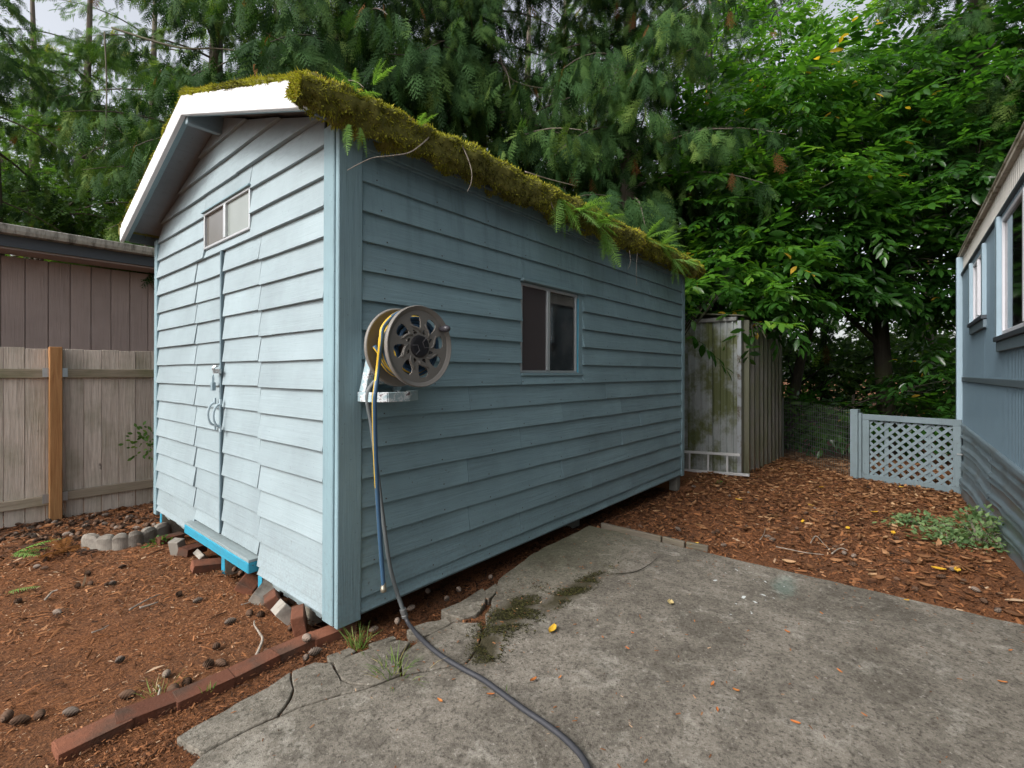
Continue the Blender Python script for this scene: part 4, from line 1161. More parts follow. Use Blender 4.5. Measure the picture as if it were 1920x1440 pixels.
M_skirt = plain('dented_skirting_metal', (.18, .24, .28), .36, .25, .12, 4, .1, .5, (.145, .17, .18))
skirt(0, 2.35, 0.); skirt(2.352, 4.7, 0.); skirt(4.702, 7.0, 0.)
hb(0, HL, .0, .042, .655, .70, 'skirting_lip', M_skirt, bev=.008)
random.seed(23)
RNG = np.random.default_rng(23)
# ================================================================== leaves and fronds as small meshes
def leaf_tmpl(L=1., W=.36, fold=.10, droop=.12):
    """a pointed leaf along +X, folded on its midrib"""
    st = [(0, 0), (.22, .36), (.55, .5), (.82, .28), (1, 0)]
    V = []; 
    for (x, w) in st:
        z = -droop * x * x
        V.append((x * L, 0, z * L))
        if w: V += [(x * L, w * W * L, (z + fold * w) * L), (x * L, -w * W * L, (z + fold * w) * L)]
    # 0 base; 1,2,3; 4,5,6; 7,8,9; 10 tip
    F = [(0, 1, 2), (0, 3, 1), (1, 4, 5), (1, 5, 2), (1, 3, 6), (1, 6, 4), (4, 7, 8), (4, 8, 5), (4, 6, 9), (4, 9, 7), (7, 10, 8), (7, 9, 10)]
    return np.array(V, float), np.array(F)
def twig_of_leaves(n, L, leafL, W=.36, spread=1., flat=.8, droopd=.25):
    tV, tF = leaf_tmpl(1, W)
    pos, d, nr, s, r = [], [], [], [], []
    for k in range(n):
        f = (k + .6) / n; sd = 1 if k % 2 else -1
        pos.append((f * L, 0, -.18 * f * f * L + RNG.normal(0, .01)))
        fwd = .35 + .9 * f ** 2
        d.append((fwd, sd * spread * (1.05 - .6 * f), -droopd + RNG.normal(0, .22)))
        nr.append((RNG.normal(0, .25), RNG.normal(0, .3), 1))
        s.append(leafL * (.65 + .45 * math.sin(PI * min(1, f * .8 + .2))) * RNG.uniform(.8, 1.15)); r.append(RNG.random())
    pos.append((L, 0, -.18 * L)); d.append((1, .1, -.4)); nr.append((0, 0, 1)); s.append(leafL * .8); r.append(.8)
    return scatter(tV, tF, np.array(pos), frames(np.array(d, float), np.array(nr, float)), s, np.array(r))
def frond_tmpl(L=.45, n=11, wid=.42, ang=.9, sub=4, sag=.25, wm=.085):
    """a flat feathery conifer or fern spray along +X"""
    V, F = [], []
    def tri(a, b, c):
        i = len(V); V.extend((a, b, c)); F.append((i, i + 1, i + 2))
    def at(x): return np.array((x, 0, -sag * x * x / L))
    for k in range(n):
        x = L * (.05 + .93 * k / (n - 1)); tri(at(x - L / n), at(x + L / n * .2) + (0, .004, 0), at(x + L / n * .2) - (0, .004, 0))
    for k in range(n):
        f = k / (n - 1); x = L * (.06 + .9 * f); l = L * wid * (math.sin(PI * (.16 + .8 * f)) ** .8) * RNG.uniform(.8, 1.1)
        for sd in (1, -1):
            b = at(x); an = ang * RNG.uniform(.85, 1.1)
            d = np.array((math.cos(an), sd * math.sin(an), -.22 + RNG.normal(0, .1))); d /= np.linalg.norm(d)
            p = np.array((-d[1], d[0], 0)) ; w = max(.006, l * wm)
            e = b + d * l + np.array((0, 0, -.15 * l)); tri(b + p * w, b - p * w, e)
            for j in range(sub):
                g = (j + .7) / (sub + .5); q = b + (e - b) * g; ll = l * .40 * (1.15 - g)
                for s2 in (1, -1):
                    dd = d * .75 + p * s2 * .7; dd /= np.linalg.norm(dd)
                    tri(q - d * ll * .24, q + d * ll * .34, q + dd * ll + np.array((0, 0, -.1 * ll)))
    return np.array(V), np.array(F)

M_cedar = attr_leaf('cedar_foliage', [(0, (.018, .048, .016)), (.45, (.036, .088, .026)), (.8, (.075, .145, .036)), (.93, (.12, .19, .045)), (.955, (.15, .075, .022)), (1, (.17, .08, .03))], .7, .34, .12)
M_hem = attr_leaf('pale_conifer_foliage', [(0, (.040, .095, .024)), (.5, (.080, .165, .036)), (.9, (.15, .25, .055)), (1, (.22, .22, .05))], .7, .42, .12)
M_laurel = attr_leaf('laurel_leaves', [(0, (.018, .060, .012)), (.45, (.038, .115, .018)), (.75, (.085, .20, .026)), (.965, (.16, .28, .035)), (.985, (.42, .28, .03)), (1, (.45, .26, .04))], .27, .42, .55, 2.1)
M_maple = attr_leaf('small_green_leaves', [(0, (.045, .105, .025)), (.6, (.08, .17, .035)), (1, (.15, .25, .05))], .5, .42, .3)
M_wood = attr_leaf('far_leaves', [(0, (.020, .050, .015)), (.5, (.045, .105, .025)), (1, (.11, .19, .035))], .55, .4, .3)
M_fern = attr_leaf('fern_green', [(0, (.09, .19, .04)), (.6, (.16, .30, .065)), (1, (.24, .37, .09))], .55, .4, .3)
M_bark = bare_wood('conifer_bark', (.075, .060, .048), (.21, .18, .155), 2, 1., .45)
M_bark2 = bare_wood('laurel_bark', (.022, .019, .015), (.06, .052, .042), 2, .8, .3)
M_twig = bare_wood('dry_twig', (.19, .15, .12), (.42, .37, .31), 0, .4)

# ------------------------------------------------------------------ boughs, shared by the conifers
def make_bough(name, mat, L=2.3, nf=60, fl=.36, hang=.95, sub=3, wid=.40, n=8, chain=2):
    V, F, R, MI = [], [], [], []
    off = 0
    tm = [frond_tmpl(fl, n, wid, .85, sub) for _ in range(3)]
    main = [np.array((L * s, .10 * math.sin(s * 3) * L * .3, .16 * L * s - .42 * L * s * s)) for s in np.linspace(0, 1, 9)]
    m = MB(); m.tube([tuple(p) for p in main], list(np.linspace(.026, .004, 9)), 5, False)
    V.append(np.array(m.v)); q = np.array(m.f); F.append(np.concatenate([q[:, :3], q[:, [0, 2, 3]]])); R.append(np.full(len(m.v), .2)); MI.append(np.ones(len(F[0]))); off = len(m.v)
    pos, d, nr, s, r = [[[] for _ in range(3)] for _ in range(5)]
    for k in range(nf):
        f = .12 + .88 * (k + RNG.random() * .8) / nf; i = min(7, int(f * 8)); p = main[i] + (main[i + 1] - main[i]) * (f * 8 - i)
        sd = 1 if k % 2 else -1; sp = RNG.uniform(0.02, .55) * (1.1 - .6 * f) * L * .42
        q = p + np.array((RNG.normal(0, .05), sd * sp, -.16 * sp + RNG.normal(0, .05)))
        r0_ = RNG.random() ** 1.1 * .94
        for h_ in range(1 + RNG.integers(1 + chain)):
            t = RNG.integers(3)
            dd = np.array((.40 + RNG.normal(0, .3), sd * .40 + RNG.normal(0, .35), -hang - .25 * h_ + RNG.normal(0, .3)))
            pos[t].append(q); d[t].append(dd); q = q + dd / np.linalg.norm(dd) * fl * .62 + RNG.normal(0, .03, 3)
            nr[t].append((.5 + RNG.normal(0, .5), RNG.normal(0, .7), .5)); s[t].append(RNG.uniform(.55, 1.35) * (1 - .15 * h_)); r[t].append(r0_ + RNG.normal(0, .1) if True else 0)
    for t in range(3):
        if not pos[t]: continue
        rr = np.array(r[t]); dead = RNG.random(len(rr)) < .006; rr = np.where(dead, .99, np.clip(rr, 0, .93))
        v, f_, rn = scatter(tm[t][0], tm[t][1], np.array(pos[t]), frames(np.array(d[t], float), np.array(nr[t], float)), s[t], rr)
        V.append(v); F.append(f_ + off); R.append(rn); MI.append(np.zeros(len(f_))); off += len(v)
    return npmesh(name, np.concatenate(V), np.concatenate(F), [mat, M_bark], np.concatenate(R), np.concatenate(MI))
cedar_b = [make_bough('cedar_bough', M_cedar) for _ in range(4)]
hem_b = [make_bough('conifer_bough', M_hem, 2.2, 64, .34, .35, 3, .38, 8, 1) for _ in range(3)]
GA_ = 2.39996
def conifer(name, label, px, d, H, r, z0, nb, Lf, boughs, group, toward=None, cat='tree', lean_=(0, 0), zmax=None):
    b = depth_pt(px, 700, d); b.z = gnd(b.x, b.y) - .1
    o = thing(name, label, cat, tuple(b), group)
    m = MB(); pts = []
    for i in range(9):
        f = i / 8; pts.append((b.x + lean_[0] * f + .06 * math.sin(f * 7 + px), b.y + lean_[1] * f + .05 * math.cos(f * 5 + px), b.z + H * f))
    m.tube(pts, [r * (1.35 if i == 0 else 1 - .9 * i / 8) for i in range(9)], 12); m.build('trunk', M_bark, o, smooth=True)
    zmax = zmax or H
    for k in range(nb):
        f = (k + .5) / nb; z = z0 + (zmax - z0) * f
        az = k * GA_ + random.uniform(-.3, .3)
        if toward is not None and random.random() < .5: az = toward + random.gauss(0, .7)
        q = link('bough', random.choice(boughs), o, local=True)
        g = (z - b.z) / H
        q.location = (lean_[0] * g, lean_[1] * g, z - b.z)
        q.rotation_euler = (random.gauss(0, .15), random.uniform(-.15, .35), az)
        sc_ = Lf * (1.15 - .55 * g) * random.uniform(.8, 1.15); q.scale = (sc_, sc_, sc_ * random.uniform(.85, 1.15))
    return o
toC = math.atan2(-.6428, -.766)
GT = 'conifers behind the shed'
conifer('cedar_tree', 'tall cedar with pale banded trunk rising behind the middle of the shed roof', 893, 8.6, 15, .24, 4.2, 60, 1.15, cedar_b, GT, toC, zmax=10)
conifer('cedar_tree', 'dense dark cedar hanging over the peak of the shed gable', 640, 7.8, 14, .22, 3.6, 60, 1.05, cedar_b, GT, toC, zmax=10)
conifer('cedar_tree', 'cedar with long drooping sprays between the laurels and the pale banded trunk', 1180, 8.4, 14, .22, 3.3, 54, 1.05, cedar_b, GT, toC, zmax=10)
conifer('cedar_tree', 'cedar behind the left slope of the shed roof, with a thin hanging dead branch', 405, 8.6, 14, .2, 2.9, 40, .95, cedar_b, GT, toC, zmax=10)
conifer('cedar_tree', 'mossy cedar trunk and sprays over the roof of the brown house, at its open end', -25, 8.3, 14, .22, 4.2, 20, .95, cedar_b, GT, toC, zmax=10)
conifer('cedar_tree', 'dark cedar boughs high above the roof of the mobile home', 1830, 8.8, 15, .22, 5.2, 36, 1.1, cedar_b, GT, toC, zmax=10)
conifer('cedar_tree', 'slim cedar standing in the gap left of the laurel crown', 1330, 12.5, 15, .2, 3.0, 40, 1.1, cedar_b, GT, toC, zmax=11)
def bare_limb(o, pts, r):
    sp = smooth_path(pts, 6); n = len(sp); m = MB(); m.tube(sp, [r * (1 - .75 * i / n) for i in range(n)], 6)
    for i in range(4, n - 1, 3):
        d_ = Vector((random.gauss(0, .3), random.gauss(0, .3), random.uniform(-.5, .1))); m.tube([sp[i], sp[i] + d_ * .5, sp[i] + d_ + Vector((0, 0, -.15))], [r * .35, r * .22, r * .08], 4)
    m.build('limb', M_limb, o, smooth=True)
M_limb = bare_wood('lichened_limb', (.07, .062, .045), (.16, .15, .11), 2, .8, .5)
TR = [o for o in COL.objects if o.get('group') == GT]
bare_limb(TR[1], [depth_pt(210, 52, 7.6), depth_pt(330, 88, 7.3), depth_pt(420, 92, 7.2), depth_pt(530, 110, 7.1), depth_pt(640, 104, 7.4)], .017)
bare_limb(TR[3], [depth_pt(196, 60, 6.9), depth_pt(200, 160, 6.8), depth_pt(198, 240, 6.8), depth_pt(192, 285, 6.8)], .011)
bare_limb(TR[2], [depth_pt(930, 60, 7.3), depth_pt(945, 130, 7.2), depth_pt(980, 158, 7.1), depth_pt(1060, 170, 7.1)], .012)
bare_limb(TR[2], [depth_pt(1240, 60, 7.6), depth_pt(1190, 120, 7.4), depth_pt(1110, 130, 7.3), depth_pt(1170, 150, 7.3)], .014)
bare_limb(TR[0], [depth_pt(880, 250, 8.4), depth_pt(820, 200, 8), depth_pt(740, 160, 7.8), depth_pt(660, 120, 7.7)], .028)
GH = 'pale conifers beyond the brown house'
conifer('hemlock_tree', 'pale feathery conifer above the gutter of the brown house', 165, 11, 13, .16, 2.8, 40, .95, hem_b, GH, toC, zmax=9)
conifer('hemlock_tree', 'farther feathery conifer seen through the gap over the brown house roof', 60, 14, 15, .2, 2.8, 40, 1.1, hem_b, GH, zmax=11)
conifer('hemlock_tree', 'feathery conifer just beyond the left eave of the shed', 290, 12.5, 14, .17, 2.5, 46, 1.1, hem_b, GH, toC, zmax=10)
conifer('hemlock_tree', 'feathery conifer deep behind the shed ridge', 520, 13, 15, .2, 3, 46, 1.3, hem_b, GH, toC, zmax=11)
conifer('hemlock_tree', 'feathery conifer deep behind the pale banded trunk', 800, 14, 15, .2, 3, 46, 1.35, hem_b, GH, toC, zmax=11)
conifer('hemlock_tree', 'feathery conifer deep behind the far end of the mossy eave', 1060, 13.5, 15, .2, 2.5, 46, 1.35, hem_b, GH, toC, zmax=11)

# ------------------------------------------------------------------ laurels and small leaved trees
def broadleaf(name, label, group, base_px, d, trunk, blobs, nsprig, tmpls, mat, bark, rshift=0., singles=0, r0=.1, shell=.5, cat='tree'):
    b = depth_pt(base_px, 700, d); b.z = gnd(b.x, b.y) - .1
    o = thing(name, label, cat, tuple(b), group)
    m = MB(); top = Vector(trunk[-1])
    pts = [Vector(b)] + [Vector(p) for p in trunk]
    sp = smooth_path(pts, 5); n = len(sp)
    m.tube(sp, [r0 * (1.2 - .75 * i / n) for i in range(n)], 9)
    for (c, rad) in blobs:
        c = Vector(c); k = sp[int(n * random.uniform(.35, .95)) - 1]
        mid = k.lerp(c, .5) + Vector((random.gauss(0, .15), random.gauss(0, .15), .15))
        m.tube(smooth_path([k, mid, c], 5), [r0 * .5 * (1 - .08 * i) for i in range(11)], 6)
        for _ in range(3):
            e = c + Vector((random.gauss(0, .5) * rad[0], random.gauss(0, .5) * rad[1], random.gauss(0, .45) * rad[2]))
            m.tube(smooth_path([mid, mid.lerp(e, .6) + Vector((0, 0, .1)), e], 4), [r0 * .22 * (1 - .09 * i) for i in range(9)], 4)
    m.build('trunk', bark, o, smooth=True)
    w = np.array([r[0] * r[1] * r[2] for _, r in blobs]) ** .67; w /= w.sum()
    Vs, Fs, Rs = [], [], []; off = 0; nt = len(tmpls); singles_pts = []
    for t in range(nt):
        k = nsprig // nt
        which = RNG.choice(len(blobs), k, p=w)
        cs = np.array([blobs[i][0] for i in which]); rd = np.array([blobs[i][1] for i in which])
        u = RNG.normal(size=(k, 3)); u /= np.linalg.norm(u, axis=1, keepdims=True)
        rr = (shell + (1 - shell) * RNG.random(k)) ** .7
        # clumping: pull sprigs towards a set of random twig bundles
        pos = cs + u * rd * rr[:, None]
        dr = u * np.array((1, 1, .35)) + RNG.normal(0, .45, (k, 3)) * np.array((1, 1, .5)); dr[:, 2] -= .10
        nr = np.array((0, 0, 1.)) + u * .35 + RNG.normal(0, .22, (k, 3))
        rs = np.clip(.33 + .25 * (pos[:, 2] - cs[:, 2]) / rd[:, 2] + RNG.normal(0, .13, k) + rshift, 0, .9)  # leaf colour lightens toward each clump's top, painting in the lit upper side
        V, F, _ = scatter(tmpls[t][0], tmpls[t][1], pos, frames(dr, nr), RNG.uniform(.8, 1.2, k))
        rl = np.tile(tmpls[t][2], k); R = np.repeat(rs, len(tmpls[t][0])) + (rl - .5) * .35
        yellow = (RNG.random(k) < .03); R = np.where(np.repeat(yellow, len(tmpls[t][0])) & (rl > .88), .99, np.clip(R, 0, .965))
        Vs.append(V); Fs.append(F + off); Rs.append(R); off += len(V)
        if singles: singles_pts.append((pos, dr, nr, rs))
    c_ = link('crown', npmesh('crown', np.concatenate(Vs), np.concatenate(Fs), mat, np.concatenate(Rs)), o); c_['kind'] = 'stuff'
    if singles:
        P_ = np.concatenate([q[0] for q in singles_pts]); D_ = np.concatenate([q[1] for q in singles_pts])
        dist = np.hypot(P_[:, 0] - CAMX, P_[:, 1] - CAMY); idx = np.argsort(dist)[:singles]
        mes = []
        for rv in (.15, .3, .45, .6, .75, .9, .99):
            tV, tF = leaf_tmpl(.195, RNG.uniform(.33, .4), .11, RNG.uniform(.08, .2)); mes.append(npmesh('leaf', tV, tF, mat, np.full(len(tV), rv)))
        for i in idx:
            lf = link('leaf', mes[min(6, int(random.random() ** 1.3 * 6.12))], o, local=True)
            p = P_[i] + np.array((random.gauss(0, .05), random.gauss(0, .05), random.gauss(0, .05))) - np.array(b)
            toCam = np.array((CAMX - P_[i][0], CAMY - P_[i][1], 0)); toCam /= np.linalg.norm(toCam)
            lf.location = tuple(p + toCam * .08); lf.rotation_euler = (random.gauss(0, .45), random.uniform(0, .9), math.atan2(toCam[1], toCam[0]) + random.gauss(0, 1.1))
            s_ = random.uniform(.8, 1.15); lf.scale = (s_, s_, s_)
    return o
lt = [twig_of_leaves(11, .55, .195) for _ in range(3)] + [twig_of_leaves(8, .40, .18) for _ in range(2)]
D = depth_pt
GL = 'laurel trees behind the metal shed and gate'
def Bl(px, py, d, rx, rz): return (tuple(D(px, py, d)), (rx, rx, rz))
broadleaf('laurel_tree', 'glossy laurel whose leaves overhang the metal shed', GL, 1400, 8.6, [tuple(D(1395, 560, 8.7)), tuple(D(1380, 380, 8.7))],
          [Bl(1400, 520, 7.6, .95, .75), Bl(1330, 400, 8.2, 1.1, .9), Bl(1500, 380, 8.2, 1.2, .9), Bl(1420, 230, 8.4, 1.3, 1.0), Bl(1345, 545, 7.0, .5, .28), Bl(1450, 570, 7.0, .5, .34), Bl(1300, 612, 6.2, .20, .14), Bl(1418, 628, 6.3, .20, .18), Bl(1260, 330, 8.8, .8, .7)],
          1000, lt, M_laurel, M_bark2, .12, 300)
broadleaf('laurel_tree', 'laurel with dark upright trunk behind the lattice gate', GL, 1668, 8.9, [tuple(D(1650, 600, 8.9)), tuple(D(1640, 430, 8.9)), tuple(D(1600, 300, 8.9))],
          [Bl(1600, 470, 8.4, 1.2, .95), Bl(1650, 300, 8.6, 1.4, 1.1), Bl(1740, 420, 8.2, 1.1, 1.0), Bl(1560, 200, 9, 1.4, 1.0), Bl(1720, 530, 8.3, 1.0, .5), Bl(1560, 550, 8.4, .8, .4), Bl(1740, 180, 9, 1.3, 1.0)],
          1150, lt, M_laurel, M_bark2, .0, 0, .13)
broadleaf('laurel_tree', 'laurel with thin leaning stems between the metal shed and the gate', GL, 1470, 9.6, [tuple(D(1510, 640, 9.6)), tuple(D(1560, 560, 9.7)), tuple(D(1590, 450, 9.8))],
          [Bl(1560, 420, 9.6, 1.1, .9), Bl(1480, 280, 9.8, 1.4, 1.1), Bl(1470, 540, 9.4, .9, .5), Bl(1620, 120, 10.5, 1.6, 1.1), Bl(1400, 110, 10.5, 1.3, .9)],
          800, lt, M_laurel, M_bark2, .22, 0, .085)
broadleaf('laurel_tree', 'dark laurel leaning over the corner of the mobile home', GL, 1850, 8.6, [tuple(D(1830, 560, 8.6)), tuple(D(1800, 380, 8.6))],
          [Bl(1790, 330, 7.9, 1.1, .9), Bl(1840, 230, 8.0, 1.2, .9), Bl(1760, 500, 8.3, .9, .8), Bl(1880, 120, 8.6, 1.3, .9), Bl(1790, 640, 8.6, .5, .6)],
          850, lt, M_laurel, M_bark2, -.06, 0, .1)
st_ = [twig_of_leaves(13, .42, .075, .62, 1., .8, .1) for _ in range(3)]
broadleaf('maple_tree', 'small light green leafy tree above the brown house roof', 'small leaved trees in the background', 70, 9.8, [tuple(D(70, 520, 9.8)), tuple(D(80, 400, 9.8))],
          [Bl(60, 370, 9.6, 1.1, .45), Bl(160, 400, 9.6, .9, .35), Bl(0, 290, 10, 1., .5), Bl(200, 340, 10.5, .9, .4)], 520, st_, M_maple, M_bark, .05, 0, .08, .3)
broadleaf('maple_tree', 'light green leafy tree glimpsed beyond the laurels in the top gap', 'small leaved trees in the background', 1290, 15, [tuple(D(1290, 480, 15)), tuple(D(1280, 300, 15))],
          [Bl(1150, 330, 14, 1.6, 1.3), Bl(1290, 400, 14, 1.6, 1.3), Bl(1000, 380, 14, 1.6, 1.2), Bl(1480, 120, 15, 2.2, 1.4)], 900, st_, M_maple, M_bark, .15, 0, .14, .2)
broadleaf('bush', 'dark low bush behind the wire fence and lattice gate', 'low bushes behind the gate', 1600, 8.6, [tuple(D(1600, 740, 8.6))],
          [Bl(1560, 790, 8.8, .8, .40), Bl(1680, 790, 8.4, .8, .45), Bl(1760, 740, 8.0, .7, .6), Bl(1490, 790, 9.6, .7, .5)], 300, lt[3:], M_laurel, M_bark2, -.1, 0, .04)
broadleaf('bush', 'light green sapling lit from behind between the leaning stems', 'low bushes behind the gate', 1500, 11.5, [tuple(D(1500, 700, 11.5))],
          [Bl(1500, 720, 11.5, 1.2, .8), Bl(1600, 660, 12.2, 1.5, .9), Bl(1700, 640, 12, 1.1, .9), Bl(1480, 640, 12.5, 1., .9)], 480, st_ + lt[3:], M_maple, M_bark2, .25, 0, .04)

# ------------------------------------------------------------------ the wood beyond: one mass of leaves
def mass(lat, dep, hz, hm, sc, shift, thr):
    pos = np.stack([CAMX + _F[0] * dep + _R[0] * lat, CAMY + _F[1] * dep + _R[1] * lat, hz - .4], 1)
    cn = np.array([mnoise.noise((p[0] * .55, p[1] * .55, p[2] * .7)) for p in pos])
    k_ = cn > thr; pos = pos[k_]; cn = cn[k_]; hz = hz[k_]; hm = hm[k_]; k = len(pos)
    dr = RNG.normal(size=(k, 3)); dr[:, 2] = dr[:, 2] * .5 - .3
    tV = np.array([(0, 0, 0), (.5, .28, .05), (1, 0, -.05), (.5, -.28, .05)]); tF = np.array([(0, 1, 2, 3)])
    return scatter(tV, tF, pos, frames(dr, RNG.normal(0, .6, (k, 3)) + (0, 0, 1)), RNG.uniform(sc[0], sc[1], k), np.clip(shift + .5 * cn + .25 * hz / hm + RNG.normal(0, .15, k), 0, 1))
n = 72000
lat = RNG.uniform(-1.6, 1.75, n); dep = RNG.uniform(14.5, 25, n)
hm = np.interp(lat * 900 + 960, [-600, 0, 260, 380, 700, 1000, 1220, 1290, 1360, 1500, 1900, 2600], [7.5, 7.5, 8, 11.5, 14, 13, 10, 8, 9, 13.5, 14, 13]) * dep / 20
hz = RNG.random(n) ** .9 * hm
low = (RNG.uniform(-.1, 1.2, 16000), RNG.uniform(11.5, 15, 16000)); lh = RNG.random(16000) * 2.6
side = 24000                                                      # the wood goes on unseen behind the mobile home, placed to shade the shed
sx, sy = RNG.uniform(.5, 13, side), RNG.uniform(-12, -5.4, side); sh = 9 + 5 * RNG.random(side)
sd_, sl_ = (sx - CAMX) * _F[0] + (sy - CAMY) * _F[1], (sx - CAMX) * _R[0] + (sy - CAMY) * _R[1]
V, F, R = [], [], []; o_ = 0
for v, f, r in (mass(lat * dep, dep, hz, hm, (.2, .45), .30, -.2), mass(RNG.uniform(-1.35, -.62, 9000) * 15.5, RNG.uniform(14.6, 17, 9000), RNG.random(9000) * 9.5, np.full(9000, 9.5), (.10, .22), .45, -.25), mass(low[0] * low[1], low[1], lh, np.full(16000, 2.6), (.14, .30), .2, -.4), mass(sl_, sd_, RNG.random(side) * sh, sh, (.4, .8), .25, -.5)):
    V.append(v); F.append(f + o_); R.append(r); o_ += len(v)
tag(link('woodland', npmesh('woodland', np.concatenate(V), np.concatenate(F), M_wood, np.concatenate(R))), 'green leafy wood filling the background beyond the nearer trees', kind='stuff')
for i, (px, d, r, h) in enumerate(((990, 17, .22, 16), (1290, 18, .2, 15), (1740, 13, .14, 10), (1545, 14, .1, 10), (2050, 14, .2, 13))):
    b = D(px, 700, d); b.z = -.4
    lab = ['distant trunk behind the pale banded cedar', 'distant trunk in the bright gap beside the laurels',
           'thin dark trunk behind the lattice gate, close to the mobile home', 'thin dark trunk behind the wire fence', 'distant trunk behind the mobile home'][i]
    o = thing('tree', lab, 'tree', tuple(b), 'distant tree trunks in the wood')
    m = MB(); m.tube([(b.x + .1 * math.sin(j * 1.3 + i), b.y, b.z + h * j / 6) for j in range(7)], [r * (1.1 - .13 * j) for j in range(7)], 9); m.build('trunk', M_bark, o, smooth=True)
    m = MB()
    for j in range(14):
        z = h * random.uniform(.25, .95); a = random.uniform(0, 6.28); l = random.uniform(.6, 1.8)
        m.tube([(b.x, b.y, b.z + z), (b.x + math.cos(a) * l * .6, b.y + math.sin(a) * l * .6, b.z + z + .15), (b.x + math.cos(a) * l, b.y + math.sin(a) * l, b.z + z - .1)], [.03, .02, .006], 4)
    m.build('limb', M_bark, o)['kind'] = 'stuff'

random.seed(31)
# ------------------------------------------------------------------ ferns
fern_me = [npmesh('frond', *frond_tmpl(.36, 19, .24, 1.3, 0, .35, .085), M_fern, None) for _ in range(3)]
for me in fern_me:
    at_ = me.attributes.new('rnd', 'FLOAT', 'POINT'); at_.data.foreach_set('value', RNG.uniform(.3, .8, len(me.vertices)).astype(np.float32))
def fern(p, label, grp, n=5, s=1., az0=-PI / 2, spread=1.2, up=.3, cat='fern', mes=None):
    o = thing('fern', label, cat, tuple(p), grp)
    for k in range(n):
        f = link('frond', random.choice(mes or fern_me), o, local=True)
        az = az0 + random.gauss(0, spread) if n > 1 else az0
        f.rotation_euler = (random.gauss(0, .3), -random.gauss(up, .35), az)
        q = s * random.uniform(.75, 1.2); f.scale = (q, q, q)
    return o
GF_ = 'ferns growing on the mossy roof edge'
fl = [(1048, 372, 6, 1.0, -.9, 'fern standing upright at the near end of the roof fern patch'), (1085, 395, 6, 1.0, .1, 'second fern along the mossy eave from the near end of the fern patch'), (1118, 420, 7, 1.0, .1, 'bushy fern in the middle of the long roof fern patch'),
      (1132, 438, 4, 1.05, -1.1, 'fern with long fronds hanging over the siding below the eave'), (1210, 448, 5, 1., .7, 'fern with upright curled fronds past the gap in the fern patch'), (1238, 462, 7, 1.1, .3, 'broad pale fern near the far end of the eave'),
      (1262, 486, 5, 1., -.6, 'fern hanging down near the far corner of the shed'), (1284, 490, 5, .8, .1, 'last fern on the eave above the far corner')]
for (px, py, n_, s_, u_, lab) in fl:
    fern(on_y(px, py, -.22), lab, GF_, n_ + 3, s_ * .68, -PI / 2 + .3, .9, u_)
fern(on_y(668, 178, -.20), 'small fern sprig on the moss close to the white fascia', GF_, 4, .36, -PI / 2, 1.1, .3)
fern(on_y(655, 232, -.22), 'small fern hanging from the moss above the near corner trim', GF_, 3, .36, -PI / 2, .7, -1.)
fern(on_y(676, 238, -.22), 'single small fern frond dangling beside the near corner trim', GF_, 2, .36, -PI / 2, .3, -1.3)
fern(on_y(783, 240, -.20), 'small bright sprig on the moss above the hose reel', GF_, 4, .32, -PI / 2, 1.1, .2)
fern(on_y(700, 160, -.10), 'upright green sprig on top of the moss near the gable', GF_, 3, .34, -PI / 2, 1.1, .9)
fern(gp(22, 1040, .02), 'bright green fern lying low on the mulch below the cedar fence', 'plants in the left bed', 4, .75, -.6, .5, .12)
fern(gp(8, 1113, .015), 'pale cut fern tip lying on the mulch', 'plants in the left bed', 1, .45, -.4, .1, .0)
M_dead = attr_leaf('dead_fern', [(0, (.20, .08, .02)), (1, (.33, .15, .04))], .8, .25, .2)
dead_me = [npmesh('frond', *frond_tmpl(.34, 13, .25, 1.1, 3, .35), M_dead, None) for _ in range(2)]
fern(gp(118, 1035, .02), 'rust orange dead fern beside the scalloped edging', 'plants in the left bed', 9, .8, 0, 1.8, .22, 'dead fern', dead_me)

# ------------------------------------------------------------------ small weeds and grass
def weed(p, label, grp, n, r, h, leafL, mat=M_maple, cat='weed', name='weed'):
    o = thing(name, label, cat, tuple(p), grp)
    tV, tF = leaf_tmpl(1, .55, .1, .1)
    pos = RNG.normal(0, 1, (n, 3)) * np.array((r * .5, r * .5, 0)); pos[:, 2] = RNG.random(n) * h * np.exp(-(pos[:, 0] ** 2 + pos[:, 1] ** 2) / (r * r)) + .005
    dr = pos * np.array((1, 1, .2)) + RNG.normal(0, r * .4, (n, 3)); nr = RNG.normal(0, .35, (n, 3)) + (0, 0, 1)
    V, F, R = scatter(tV, tF, pos, frames(dr, nr), RNG.uniform(.6, 1.2, n) * leafL, RNG.uniform(.1, .9, n))
    l_ = link('leaves', npmesh('leaves', V, F, mat, R), o, local=True); l_['kind'] = 'stuff'
    m = MB()
    for _ in range(max(4, n // 14)):
        q = pos[RNG.integers(n)]; m.tube([(q[0] * .2, q[1] * .2, 0), (q[0] * .7, q[1] * .7, q[2] * .8), tuple(q)], [.003, .002, .001], 4)
    m.build('stems', M_twig, o, local=True)['kind'] = 'stuff'
    return o
M_weed = attr_leaf('dull_weed_leaves', [(0, (.09, .16, .07)), (.6, (.15, .24, .10)), (1, (.24, .32, .14))], .6, .3, .2)
weed(gp(1838, 1018), 'larger grey green weed against the dented skirting', 'weeds by the mobile home skirting', 560, .24, .26, .046, M_weed)
weed(gp(1778, 1018), 'low spread of weed leaves beside the larger weed', 'weeds by the mobile home skirting', 160, .16, .10, .042, M_weed)
weed(gp(1738, 990), 'low straggling weed on the mulch facing the lattice gate', 'weeds by the mobile home skirting', 220, .26, .11, .042, M_weed)
weed(gp(1700, 985), 'smallest weed tuft on the mulch facing the lattice gate', 'weeds by the mobile home skirting', 90, .12, .10, .04, M_weed)
